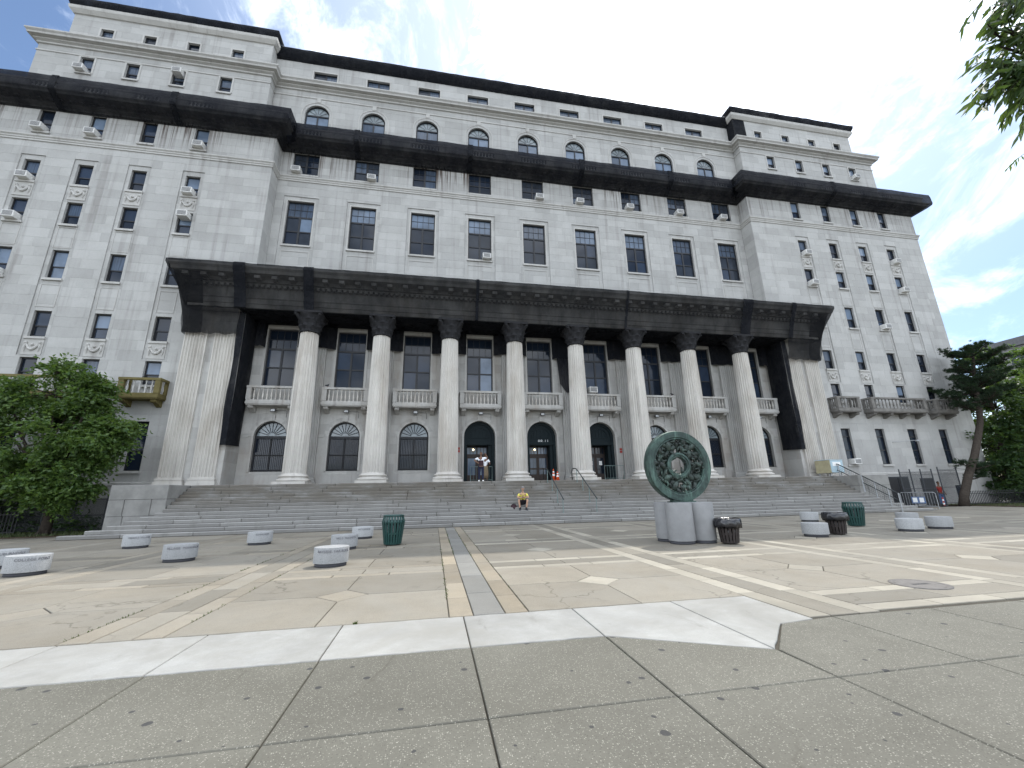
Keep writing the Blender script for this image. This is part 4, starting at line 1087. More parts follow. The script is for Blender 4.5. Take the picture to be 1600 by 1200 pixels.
# roof edge
t = thing('roof_netting', 'black netting wrapped over the topmost roof edge of the courthouse', 'netting', (0, 0, 38.7))
prof = [(.03,38.72),(.14,38.8),(.30,39.1),(.42,39.4),(.44,39.66),(.30,39.86),(-.2,39.9),(-1.2,39.7)]
prw = [(d, z+.55 if z < 39.75 else z+.5) for d, z in prof]
net_sweep(att[3:5], prof, wob=.04, seed=2).build('net_sheet', M['netfull'], t, True, (0,0,-38.7))
for sl, sd_ in ((att[0:4], 3), (att[4:], 4)):
    net_sweep(sl, prw, wob=.04, seed=sd_).build('net_sheet', M['netfull'], t, True, (0,0,-38.7))
m = MB(); m.add((XAI-.06,YA_C,35.45),(XAI-.06,YA_W-.03,35.45),(XAI-.06,YA_W-.03,40.2),(XAI-.06,YA_C,40.2)); m.add((XAI-.06,YA_W-.05,35.45),(XAI+1.35,YA_W-.05,35.45),(XAI+1.3,YA_W-.05,39.4),(XAI-.06,YA_W-.05,39.4))
m.build('net_flap', M['netfull'], t, False, (0,0,-38.7))
# portico
t = thing('portico_netting', 'sheer black netting over the portico entablature above the columns', 'netting', (0, -.6, 13.1))
o_ = (0, .6, -13.1)
pp = [(.02,13.05),(.12,13.10),(.22,13.5),(.36,13.95),(.52,14.35),(.74,14.8),(.92,15.2),(1.02,15.46),(1.03,15.66),(.90,15.76),(.2,15.80),(-2.4,15.86)]
net_sweep(ent, pp, .6, .035, 6).build('net_sheet', M['net'], t, True, o_)
def lap(mb, x, w, prof, Y, jit=.1):
    for (a, b) in zip(prof[:-2], prof[1:-2]):
        mb.add((x-w+rn.uniform(-.03,.03), Y-a[0]-.05, a[1]), (x+w, Y-a[0]-.06, a[1]), (x+w, Y-b[0]-.06, b[1]), (x-w, Y-b[0]-.05, b[1]))
for x, w in ((-19.75, .34), (-15.75, .30), (-5.0, .10), (5.95, .09), (15.9, .42), (20.0, .18)):
    m = MB(); lap(m, x, w, pp, -.60); m.build('net_lap', M['netfull'], t, False, o_)
for s in (-1, 1):   # drapes hanging at both ends over the pier capitals
    m = MB(); nx, nz = 12, 8
    x0, x1 = 19.82, 22.98
    for j in range(nz+1):
        f = j/nz; z = 13.08-1.62*f
        for i in range(nx+1):
            x = s*(x0+(x1-x0)*i/nx); m.v.append((x, -.68+.45*f*(1 if 0 < i < nx else .8)+.05*math.sin(i*2.1+j), z+.05*math.sin(i*1.7)))
    for j in range(nz):
        for i in range(nx): k = j*(nx+1)+i; m.f.append((k, k+1, k+nx+2, k+nx+1))
    k = len(m.v)
    for j in range(nz+1):   # outer side with the curved free edge running up to the cornice corner
        f = j/nz; z = 15.6-4.15*f; xx = s*(23.72-.74*min(1, f*1.25)**.6)
        m.v.append((xx, -1.55+1.32*min(1, f*1.15)**.7, z)); m.v.append((s*(23.05), .7, z))
    for j in range(nz): q = k+2*j; m.f.append((q, q+1, q+3, q+2))
    k = len(m.v)
    for j in range(nz+1):   # sail from the cornice corner in to the drape
        f = j/nz; z = 15.6-4.15*f; xx = s*(23.72-.74*min(1, f*1.25)**.6); y = -1.56+1.31*min(1, f*1.15)**.7
        m.v.append((xx, y, z)); m.v.append((s*21.9, min(y+.02, -.25)-.02, z+.0))
    for j in range(nz): q = k+2*j; m.f.append((q, q+1, q+3, q+2))
    m.build('net_drape', M['net'], t, True, o_)
m = MB(); m.box(-19.9, 19.9, -.54, 1.9, 13.06, 13.11); m.build('soffit_net', M['netfull'], t, False, o_)
# sheets on the wall between the tall windows
m0 = None
edges = [-19.75]
for x in BAY: edges += [x-1.0, x+1.0]
edges.append(19.75)
nets = [edges[i:i+2] for i in range(0, len(edges), 2)]
for i, (a, b) in enumerate(nets):
    m = MB(); n = 6; zb = 11.42+rn.uniform(-.05, .05)
    for j in range(n+1):
        x = a+(b-a)*j/n; y = YC-.10-(.25 if 1 <= j <= n-1 else 0)
        m.v += [(x, y-.03, zb+.05*math.sin(j*1.9+i)), (x, y, 13.06)]
    for j in range(n): m.f.append((2*j, 2*j+2, 2*j+3, 2*j+1))
    od = 'first second third fourth fifth sixth seventh eighth ninth'.split()
    lab = 'black netting on the porch wall left of the first tall window' if i == 0 else ('black netting on the porch wall right of the last tall window' if i == 9 else f'black netting between the {od[i-1]} and {od[i]} tall porch windows from left')
    m.build('wall_netting', M['netfull'], None, False, label=lab, category='netting', group='net sheets on the porch wall between the tall windows')
m = MB(); pts = [(1.28,11.5),(2.95,11.5),(2.95,8.75),(1.95,8.7),(1.45,9.4),(1.36,10.6)]
m.add(*[(p[0], YC-.33, p[1]) for p in pts]); m.build('wall_netting', M['netd'], None, label='torn black net flap hanging low on the wall right of the centre tall window', category='netting')
for s, zl in ((-1, 4.62), (1, 4.35)):
    m = MB(); xo = 19.70; n = 8
    for j in range(n+1):
        f = j/n; z = 13.05-(13.05-zl)*f
        for i in range(6):
            y = -.12+1.78*i/5; m.v.append((s*(xo-.10-.05*math.sin(i*1.3+j*.6)*f), y, z+.10*(i/5)*(f == 1)))
    for j in range(n):
        for i in range(5): k = j*6+i; m.f.append((k, k+1, k+7, k+6))
    k = len(m.v); yq = -.13
    for j in range(n+1):
        f = j/n; z = 13.05-(13.05-zl)*f; m.v += [(s*(xo-.08), yq, z), (s*(xo+.26+.05*math.sin(j*1.4)), yq-.04, z)]
    for j in range(n): q = k+2*j; m.f.append((q, q+1, q+3, q+2))
    m.build('hanging_netting', M['netfull'], None, True, label='long black net strip hanging inside the left end pier of the portico' if s < 0 else 'long black net strip hanging inside the right end pier of the portico', category='netting', group='net strips hanging at the portico ends')

# ================================================================== AIR CONDITIONERS
def ac_tree():
    root = thing('air_conditioner', 'x', 'air conditioner', (0,0,0), 0, 'air conditioners in the courthouse windows')
    m = MB(); m.cbox(-.32, .32, -.42, .22, 0, .42, .02); m.box(-.30, .30, -.40, .20, -.02, .001); m.build('casing', M['ac'], root)
    m = MB(); m.box(-.26, .26, -.432, -.421, .06, .36); m.build('rear_grille', M['acgrille'], root)
    m = MB()
    for i in range(5): m.box(-.26, .26, -.440, -.433, .09+i*.055, .105+i*.055)
    for s in (-1, 1):
        for i in range(4): xa, xb = sorted((s*.321, s*.328)); m.box(xa, xb, -.36, -.08, .10+i*.065, .13+i*.065)
    m.build('louvre', M['ac'], root)
    return root, [(c, []) for c in kids(root)]
acr, act = ac_tree()
rowname = {'8': 'single row above the cornice netting', '7': 'row just below the cornice netting', '6': 'first row under the belt course', '5': 'second row under the belt course', '4': 'third row under the belt course', '1': 'ground row'}
colname = {0: 'leftmost', 1: 'second', 2: 'third', 3: 'innermost', 4: 'innermost', 5: 'second', 6: 'third', 7: 'outermost'}
ACS = [(0,'8',-.16,0),(2,'8',.0,1),(0,'7',-.1,0),(1,'7',-.05,0),(3,'7',.05,.0),(0,'6',-.02,0),(3,'6',-.02,0),(0,'5',.0,0),(3,'5',0,1),(0,'4',.05,0),
       (7,'8',.05,0),(4,'6',.05,0),(7,'6',.05,0),(4,'5',.05,0),(7,'5',.03,0),(6,'4',.05,0),(4,'1',.06,0)]
first = True
def place_ac(x, Y, z, label):
    global first
    if first: acr.location = (x, Y, z); acr['label'] = label; first = False
    else: dup(acr, (x, Y, z), 0, label, act)
for c, f, dx, top in ACS:
    z0, z1 = W8 if f == '8' else WF[f]; Y = YU_W if f == '8' else YW+(.055 if f in '3456' else 0)
    wing = 'left' if c < 4 else 'right'
    place_ac(WC[c]+dx, Y-.02, (z1-.50) if top else z0+.03, f'air conditioner {"high " if top else ""}in {colname[c]} window of {wing} wing, {rowname[f]}')
nm = ['first', 'second', 'third', 'fourth', 'fifth', 'sixth', 'seventh', 'eighth', 'ninth']
for k, dx, f in ((0,-.56,'7'),(1,.45,'7'),(4,.52,'7'),(5,-.40,'7'),(6,-.30,'7'),(7,.02,'7'),(8,-.1,'7'),(3,.52,'4'),(5,-.42,'2')):
    z, Y = {'7': (25.50, YC), '4': (19.44, YC+.055), '2': (8.80, YC)}[f]
    row = {'7': 'centre row just below the cornice netting', '4': 'big windows above the portico', '2': 'tall windows behind the columns'}[f]
    place_ac(BAY[k]+dx, Y-.02 if f != '2' else Y+.05, z, f'air conditioner in {nm[k]} window from left, {row}')

# ================================================================== SCULPTURE, BENCHES, BINS
PX, PY = .36, -14.25
t = thing('plinth', 'grey four lobed concrete plinth under the bronze disc', 'plinth', (PX, PY, 0))
o = .36
for i, (sx, sy) in enumerate(((-1,-1),(1,-1),(-1,1),(1,1))):
    m = MB(); m.lathe([(.34,.0),(.34,.085),(.395,.09),(.395,1.18),(.38,1.20)], sx*o, sy*o, 36); m2 = m.mesh('lobe', M['plinth']); autosmooth(m2, 40); put('lobe', m2, t)
    m = MB(); m.lathe([(.37,-.001),(.37,.08)], sx*o, sy*o, 24); m.build('foot', M['benchbase'], t, True)
m = MB(); m.box(-o, o, -o, o, .02, 1.19); m.build('core', M['plinth'], t)
t = thing('bronze_disc', 'large green bronze wheel with pierced figure relief standing on its plinth', 'sculpture', (PX, PY, 1.2))
ZC = 1.16; RO = 1.12
def ringy(prof, n=72):
    """revolve (radius, y) profile about the Y axis through (0,ZC)"""
    m = MB(); k = len(prof)
    for j in range(n):
        a = 2*math.pi*j/n
        for (r, y) in prof: m.v.append((r*math.cos(a), y, ZC+r*math.sin(a)))
    for j in range(n):
        for i in range(k): m.f.append((j*k+i, ((j+1) % n)*k+i, ((j+1) % n)*k+(i+1) % k, j*k+(i+1) % k))
    return m
m = ringy([(RO,-.15),(RO+.015,-.12),(RO+.015,.12),(RO,.15),(.93,.15),(.90,.12),(.87,.13),(.85,.10),(.85,-.10),(.87,-.13),(.90,-.12),(.93,-.15)]); me = m.mesh('rim', M['bronze']); autosmooth(me, 30); put('rim', me, t)
m = ringy([(.42,-.11),(.43,-.05),(.43,.05),(.42,.11),(.36,.13),(.335,.10),(.29,.10),(.27,.06),(.27,-.06),(.29,-.10),(.335,-.10),(.36,-.13)], 48); me = m.mesh('hub', M['bronze']); autosmooth(me, 30); put('hub', me, t)
rr = random.Random(41)
def figure_lump(m, r, a, s):
    """one cast body: tapering twisted limbs round a torso"""
    cx, cz = r*math.cos(a), ZC+r*math.sin(a); q = a+rr.uniform(-.9, .9); ux, uz = math.cos(q), math.sin(q); y = rr.uniform(-.06, .04)
    p = lambda u, w, dy=0: (cx+ux*u-uz*w, y+dy, cz+uz*u+ux*w)
    m.tube([p(-.13*s,0), p(-.04*s,.01), p(.05*s,.0,-.02), p(.13*s,.01)], [.035*s,.075*s,.085*s,.05*s], 6)
    m.ball(p(.19*s,.0,-.03), .05*s, 7, 5)
    for w in (-1, 1):
        b = rr.uniform(-.6, 1.0)
        m.tube([p(.10*s,.06*w*s,-.02), p((.04+.08*b)*s,.15*w*s,-.05), p((.02+.2*b)*s,.20*w*s,-.02)], [.036*s,.030*s,.018*s], 5)
        b = rr.uniform(-.5, .5)
        m.tube([p(-.12*s,.03*w*s), p((-.20)*s,(.10+.1*b)*w*s,-.04), p((-.30)*s,(.07)*w*s,.0)], [.045*s,.038*s,.02*s], 5)
rel = MB()
for ring_r, n in ((.55, 10), (.68, 13), (.80, 15)):
    for i in range(n): figure_lump(rel, ring_r+rr.uniform(-.03,.03), 2*math.pi*(i+rr.uniform(-.2,.2))/n, rr.uniform(.95, 1.45))
for i in range(26):
    a = 2*math.pi*i/26+rr.uniform(-.08,.08); b = a+rr.uniform(-.35,.35)
    rel.tube([(.40*math.cos(a),rr.uniform(0,.07),ZC+.34*math.sin(a)), (.6*math.cos((a+b)/2),.05,ZC+.6*math.sin((a+b)/2)), (.88*math.cos(b),rr.uniform(0,.07),ZC+.88*math.sin(b))], [.03,.05,.035], 5)
rel.build('relief_figures', M['bronzed'], t, True)
m = MB(); m.box(-.42, .42, -.16, .16, 0, .03); m.prism([(-.34,-.13),(.34,-.13),(.34,.13),(-.34,.13)], .03, .09); m.build('saddle', M['bronze'], t)

def ring_text(body, a, b, z, size, mid, span_k=1.0):
    me = text_mesh('engraved_name', body, size, .004, M['engrave'])
    rad = (a+b)/2
    for v in me.vertices:
        th = mid+v.co.x/rad*span_k; k = .002+v.co.z
        x, y = (a+k)*math.cos(th), (b+k)*math.sin(th); v.co = (x, y, z+v.co.y)
    return me
BA, BB, BH = .395, .345, .43
m = MB(); m.lathe([(.955,.078),(1.0,.083),(1.0,BH-.015),(.985,BH)], 0, 0, 48, BA, BB); bseat = m.mesh('seat', M['bench']); autosmooth(bseat, 40)
m = MB(); m.lathe([(.90,0),(.90,.08)], 0, 0, 40, BA, BB); bbase = m.mesh('plinth', M['benchbase'], True)
def gpix(u, v):
    d = fw + rt*((u-800)/F_PX) - up*((v-600)/F_PX); k = -CAM.z/d.z; p = CAM+d*k; return p.x, p.y
BEN = [((38, 901), 'COLLEGE POINT', 0, 'nearest oval concrete bench at the left edge of the plaza'),
       ((5, 889), 'AUBURNDALE', 0, 'oval concrete bench cut off by the left edge, behind the nearest one'),
       ((211, 857.5), 'MIDDLE VILLAGE', 0, 'oval concrete bench before the left end of the stairs'),
       ((279, 879), 'VILLAGE  POMONOK', 0, 'oval concrete bench standing alone in front of the left cheek block'),
       ((405, 852), 'ELMHURST', .25, 'small oval concrete bench farther back, before the leftmost fluted column'),
       ((516, 887.5), 'BAYSIDE  FAR ROCK', 0, 'front oval concrete bench of the three beside the left green bin'),
       ((537, 860), 'HILLS  MASPETH', .1, 'middle oval concrete bench of the three beside the left green bin'),
       ((566, 842.5), 'WOODSIDE', .2, 'rearmost oval concrete bench of the three beside the left green bin'),
       ((1276, 839.5), '', -.2, 'front oval concrete bench left of the bagged bin on the right'),
       ((1266, 815.5), '', -.2, 'back oval concrete bench behind the front one, left of the right bins'),
       ((1304, 815.5), '', -.2, 'oval concrete bench half hidden behind the bagged bin on the right'),
       ((1424, 831), '', -.35, 'front oval concrete bench of the far right trio'),
       ((1420, 818), '', -.35, 'oval concrete bench hidden behind the front one of the far right trio'),
       ((1470, 827), '', -.35, 'rightmost oval concrete bench of the far right trio')]
for (u, v), txt, rz, lab in BEN:
    x, y = gpix(u, v); d = Vector((x-CAM.x, y-CAM.y)).normalized(); x += d.x*.36; y += d.y*.36
    face = math.atan2(-d.y, -d.x)
    t = thing('bench', lab, 'bench', (x, y, 0), rz, 'oval concrete benches on the plaza')
    put('seat', bseat, t); put('plinth', bbase, t)
    if txt: put('engraved_name', ring_text(txt, BA, BB, BH-.105, .082, face-rz+.15), t)

def slatted(root, r0, r1, r2, h1, h2, n, mat, band):
    m = MB()
    m.box(-.012, .012, -.04, .04, 0, h1)
    for i in range(n):
        a = 2*math.pi*i/n; ca, sa = math.cos(a), math.sin(a); w = math.pi*r1/n*.62
        s = MB()
        for (r, z) in ((r0, .04), (r1, h1), (r2, h2)):
            for dr, dw in ((0,-w),(0,w),(-.012,w),(-.012,-w)):
                s.v.append(((r+dr)*ca-dw*sa, (r+dr)*sa+dw*ca, z))
        for k in range(2):
            for j in range(4): s.f.append((k*4+j, k*4+(j+1)%4, k*4+4+(j+1)%4, k*4+4+j))
        s.f.append((0,3,2,1)); s.f.append((8,9,10,11))
        s.build('slat', mat, root)
    m = MB()
    for (r, z) in ((r0-.02, .06), (r1-.022, h1), ((r0+r1)/2-.02, h1*.5)):
        m.lathe([(r-.012,z-.03),(r,z-.03),(r,z+.03),(r-.012,z+.03)], 0, 0, 28, cap=False)
    m.build('hoop', mat, root); m = MB(); m.lathe([(r0-.05,.03),(r1-.06,h1*.98)], 0, 0, 24); m.build('liner', M['bag'], root, True)
    m = MB(); m.lathe([(r2-.05,h2-.01),(r2-.05,h2+.025),(r2+.015,h2+.025),(r2+.015,h2-.02),(r2-.05,h2-.02)], 0, 0, 32, cap=False); m.build('top_ring', mat, root, True)
for (u, v), lab in (((613, 853), 'dark green slatted litter bin on the left of the plaza'), ((1339, 823), 'dark green slatted litter bin on the right, behind the bagged bin')):
    x, y = gpix(u, v); d = Vector((x-CAM.x, y-CAM.y)).normalized()*.28
    t = thing('litter_bin', lab, 'litter bin', (x+d.x, y+d.y, 0), rn.random(), 'green slatted litter bins'); slatted(t, .285, .375, .325, .74, .93, 22, M['cangreen'], True)
for (u, v), lab in (((1141.5, 851), 'brown slatted bin with black bag beside the sculpture plinth'), ((1310, 836), 'brown slatted bin with black bag among the right benches')):
    x, y = gpix(u, v); d = Vector((x-CAM.x, y-CAM.y)).normalized()*.24
    t = thing('litter_bin', lab, 'litter bin', (x+d.x, y+d.y, 0), rn.random(), 'bins lined with black bags'); slatted(t, .25, .31, .315, .58, .64, 18, M['canbrown'], True)
    m = MB(); fn = lambda a, z: 1+.035*math.sin(9*a+z*20)+.03*math.sin(17*a-z*33)+.02*math.sin(5*a)
    m.lathe([(.325,.50),(.36,.46),(.385,.55),(.375,.66),(.35,.72),(.31,.735),(.28,.70),(.24,.55)], 0, 0, 60, cap=False, fn=fn); m.build('bin_bag', M['bag'], t, True)

# manhole cover
x, y = gpix(1437, 913)
t = thing('manhole_cover', 'round worn iron manhole cover set in the right of the plaza', 'manhole cover', (x, y, .004))
m = MB(); m.lathe([(.40,-.02),(.40,.006),(.335,.006),(.33,.0),(.32,.0)], 0, 0, 48, cap=False); m.build('frame_ring', M['iron'], t, True)
m = MB(); m.lathe([(.322,-.01),(.322,.004)], 0, 0, 48); m.build('lid', M['iron'], t)
m = MB()
for k in range(3): m.box(-.16+k*.11, -.07+k*.11, -.045, .03, .0041, .0055)
m.build('lettering', M['black'], t)

# ================================================================== HANDRAILS, FENCES, SMALL THINGS
def hand_rail(label, x, mirror):
    t = thing('handrail', label, 'handrail', (x, -4.6, 0), 0, 'handrails on the middle of the stairs')
    zt = lambda y: (0.33 + (y+4.6)/TR*RI) + .86
    def stair_z(y): return max(0, min(NS, math.floor((y-YS0)/TR+1)))*RI
    ys = [-4.45, -3.45, -2.45, -1.45]
    m = MB(); m.tube([(0, 0, zt(-4.6)), (0, 3.15, zt(-1.45)), (0, 3.4, zt(-1.45)+.05), (0, 4.0, zt(-1.45)+.05), (0, 4.1, zt(-1.45)-.05), (0, 4.1, ZP)], .032, 8); m.build('rail', M['rail'], t, True)
    for y in ys:
        m = MB(); zz = stair_z(y); m.tube([(0, y+4.6, zz), (0, y+4.6, zt(y)-.01)], .022, 7); m.lathe([(.05,zz),(.05,zz+.02)], 0, y+4.6, 10); m.build('post', M['verd'], t)
hand_rail('left of the two dark handrails down the middle of the stairs', -.62, 1)
hand_rail('right of the two dark handrails down the middle of the stairs', 1.30, -1)
for x, lab in ((-4.5, 'low metal barrier in front of the left of the three entrance doors'), (4.9, 'low metal barrier in front of the right of the three entrance doors')):
    t = thing('barrier', lab, 'barrier', (x, .9, ZP), 0, 'low barriers before the entrance doors')
    m = MB(); m.tube([(-.72,0,0),(-.72,0,1.0),(.72,0,1.0),(.72,0,0)], .022, 6); m.build('frame', M['verd'], t)
    m = MB(); m.tube([(-.72,0,.14),(.72,0,.14)], .014, 5); m.build('lower_rail', M['verd'], t)
    for i in range(6): m = MB(); xx = -.52+i*.208; m.tube([(xx,0,.14),(xx,0,1.0)], .008, 5); m.build('bar', M['verd'], t)
# right stair railing with mesh infill
t = thing('stair_railing', 'galvanised double railing with mesh down the right edge of the stairs', 'railing', (20.75, -3.2, 0))
zr = lambda y: min(ZP, max(.1, .165*((y-YS0)/TR+.9)))
ys = [-5.25, -4.7, -3.95, -3.2, -2.45, -1.7, -1.0]
for i, y in enumerate(ys):
    m = MB(); m.tube([(0, y+3.2, zr(y)-.1), (0, y+3.2, zr(y)+1.02)], .034 if i != 3 else .05, 8); m.build('post', M['galv'], t)
for h in (.55, 1.0):
    m = MB(); m.tube([(0, y+3.2, zr(y)+h) for y in ys], .03, 8); m.build('rail', M['rail'], t, True)
m = MB()
for i in range(36):
    y = -5.2+4.2*i/35; z = zr(y); m.add((.03,y+3.2,z+.06),(.03,y+3.212,z+.06),(.03,y+3.212,z+.98),(.03,y+3.2,z+.98))
for j in range(7):
    h = .1+.14*j
    for a, b in zip(ys, ys[1:]): m.add((.032,a+3.2,zr(a)+h),(.032,b+3.2,zr(b)+h),(.032,b+3.2,zr(b)+h+.012),(.032,a+3.2,zr(a)+h+.012))
m.build('mesh_infill', M['chain'], t)
# cabinet on legs at the top right of the stairs
t = thing('cabinet', 'beige and pale blue cabinet on short legs at the right top of the stairs', 'cabinet', (20.75, -1.0, ZP), R(6))
m = MB(); m.cbox(-.62, .62, -.55, .55, .22, 1.12, .02); m.build('body', M['beige'], t)
m = MB(); m.box(-.60, .60, -.575, -.552, .24, 1.10); m.build('side_panel', M['paleblue'], t)
m = MB(); m.box(-.40, .36, -.582, -.576, .70, .98); m.build('poster', M['white'], t)
m = MB(); m.cbox(-.64, .64, -.58, .58, 1.121, 1.15, .01); m.build('lid', M['paleblue'], t)
for a in (-.5, .5):
    for b in (-.42, .42): m = MB(); m.tube([(a,b,0),(a,b,.22)], .035, 6); m.build('leg', M['galv'], t)
# cones by the middle door
for x, y, h, lab in ((.42, .78, .80, 'taller orange and white traffic cone beside the middle door'), (.62, .50, .62, 'shorter orange traffic cone in front of the taller one')):
    t = thing('traffic_cone', lab, 'traffic cone', (x, y, ZP), 0, 'orange cones at the entrance')
    m = MB(); m.cbox(-.17, .17, -.17, .17, 0, .04, .01); m.build('base', M['orange'], t)
    m = MB(); m.lathe([(.135,.04),(.03,h)], n=16); m.build('cone', M['orange'], t, True)
    r = lambda z: .135-.105*(z-.04)/(h-.04)+.003
    for a, b in ((.42, .58), (.70, .82)): m = MB(); m.lathe([(r(h*a),h*a),(r(h*b),h*b)], n=16, cap=False); m.build('reflective_band', M['white'], t, True)
# red and white delineator + red sign by the right gate
t = thing('traffic_post', 'red and white striped post at the foot of the right gate', 'post', (29.75, -1.35, 0))
for i in range(5): m = MB(); m.lathe([(.05,i*.13),(.05,i*.13+.129)], n=12); m.build('band', M['red'] if i % 2 == 0 else M['white'], t)
m = MB(); m.lathe([(.2,0),(.2,.05),(.08,.07)], n=16); m.build('foot', M['black'], t)
t = thing('person', 'distant person in red top and blue trousers beyond the right gate', 'person', (31.1, -.2, 0), R(160))

# chain-link gates and fences
def chain_panel(mb, x0, x1, z0, z1, y, sp=.11):
    w, h = x1-x0, z1-z0; n = int((w+h)/sp); r = .0085
    for i in range(n):
        for sgn in (1, -1):
            a = x0-h+i*sp if sgn > 0 else x0+i*sp
            ax, az, bx, bz = a, z0, a+sgn*h, z1
            if sgn > 0:
                if ax < x0: az += x0-ax; ax = x0
                if bx > x1: bz -= bx-x1; bx = x1
            else:
                if ax > x1: az += ax-x1; ax = x1
                if bx < x0: bz -= x0-bx; bx = x0
            if bz-az < .05: continue
            mb.add((ax-r,y,az),(ax+r,y,az),(bx+r,y,bz),(bx-r,y,bz))
def gate(label, x0, x1, y, h, posts, name='chain_link_gate', cat='gate', rails=(.08, .5, .97), sp=.11):
    t = thing(name, label, cat, ((x0+x1)/2, y, 0)); xm = (x0+x1)/2
    for x in posts: m = MB(); m.tube([(x-xm,0,0),(x-xm,0,h+.1)], .04, 8); m.lathe([(.05,h+.1),(.03,h+.15)], x-xm, 0, 8); m.build('post', M['chain'], t)
    for f in rails: m = MB(); m.tube([(x0-xm,0,h*f),(x1-xm,0,h*f)], .022, 6); m.build('rail', M['chain'], t)
    m = MB(); chain_panel(m, x0-xm, x1-xm, .08*h, .97*h, .01, sp); m.build('mesh_fabric', M['chain'], t, kind='stuff'); return t
gate('tall chain link gate panels against the right wing beside the stairs', 27.2, 30.3, -.75, 2.62, (27.2, 28.2, 29.2, 30.25), sp=.075)
gate('narrow chain link gate leaf right of the tall gate panels', 30.6, 32.4, -.95, 2.75, (30.6, 32.4), sp=.075)
gate('long chain link fence in shade along the left wing', -31.5, -23.2, -.35, 1.75, (-31.5, -30.0, -28.8, -27.6, -26.2, -24.8, -23.25), 'chain_link_fence', 'fence', sp=.055)
t = thing('picket_fence', 'low dark iron picket fence behind the pine trunk', 'fence', (35, -1.55, 0))
i = 0; x = 31.8
while x < 40:
    m = MB(); j = x-35; m.box(j-.014, j+.014, -.014, .014, 0, 1.0); m.lathe([(.03,1.0),(.02,1.04),(.002,1.12)], j, 0, 6); m.build('picket', M['black'], t); x += .16
for z in (.15, .85): m = MB(); m.box(-3.2, 5, -.02, .02, z, z+.04); m.build('rail', M['black'], t)
t = thing('picket_fence', 'dark iron picket fence in deep shade at the far left', 'fence', (-30, -1.3, 0))
x = -33.
while x < -27.9:
    m = MB(); j = x+30; m.box(j-.014, j+.014, -.014, .014, 0, 1.15); m.lathe([(.03,1.15),(.002,1.25)], j, 0, 6); m.build('picket', M['black'], t); x += .15
for z in (.15, 1.0): m = MB(); m.box(-3, 2.1, -.02, .02, z, z+.04); m.build('rail', M['black'], t)
# crowd barrier with blue board
t = thing('crowd_barrier', 'crowd barrier with blue and white board at the foot of the right railing', 'barrier', (24.3, -3.7, 0), R(-70))
m = MB(); m.tube([(-.9,0,.05),(-.9,0,1.02),(-.8,0,1.1),(.8,0,1.1),(.9,0,1.02),(.9,0,.05)], .024, 7); m.tube([(-.9,0,.22),(.9,0,.22)], .02, 6); m.build('frame', M['galv'], t)
for i in range(12): m = MB(); xx = -.76+i*.138; m.tube([(xx,0,.22),(xx,0,1.1)], .009, 5); m.build('bar', M['galv'], t)
m = MB(); m.box(-.35, .35, -.045, -.02, .40, .82); m.build('board', M['bluebd'], t)
m = MB()
for a, b in ((-.28, -.05), (.06, .28)): m.box(a, b, -.05, -.046, .46, .76)
m.build('board_print', M['white'], t)
for s in (-.7, .7): m = MB(); m.box(s-.03, s+.03, -.28, .28, 0, .05); m.build('foot', M['galv'], t)

# grass verges
def verge(name, x0, x1, y0, y1, n, seed):
    s = MB(); s.box(x0, x1, y0, y1, -.03, .045); s.build(name, M['soil'], kind='structure')
    r = random.Random(seed); m = MB()
    for _ in range(n):
        x, y = r.uniform(x0+.05, x1-.05), r.uniform(y0+.05, y1-.05); h = r.uniform(.05, .17); a = r.random()*6.3; w = .012
        dx, dy = math.cos(a)*w, math.sin(a)*w; lx, ly = r.uniform(-.05,.05), r.uniform(-.05,.05)
        m.add((x-dx,y-dy,.04),(x+dx,y+dy,.04),(x+lx,y+ly,.04+h))
    m.build('grass', M['grass'], kind='stuff')
verge('verge', -36, -23.6, -2.9, .55, 7000, 1); verge('verge', 31.5, 62, -5.2, .55, 9000, 2)

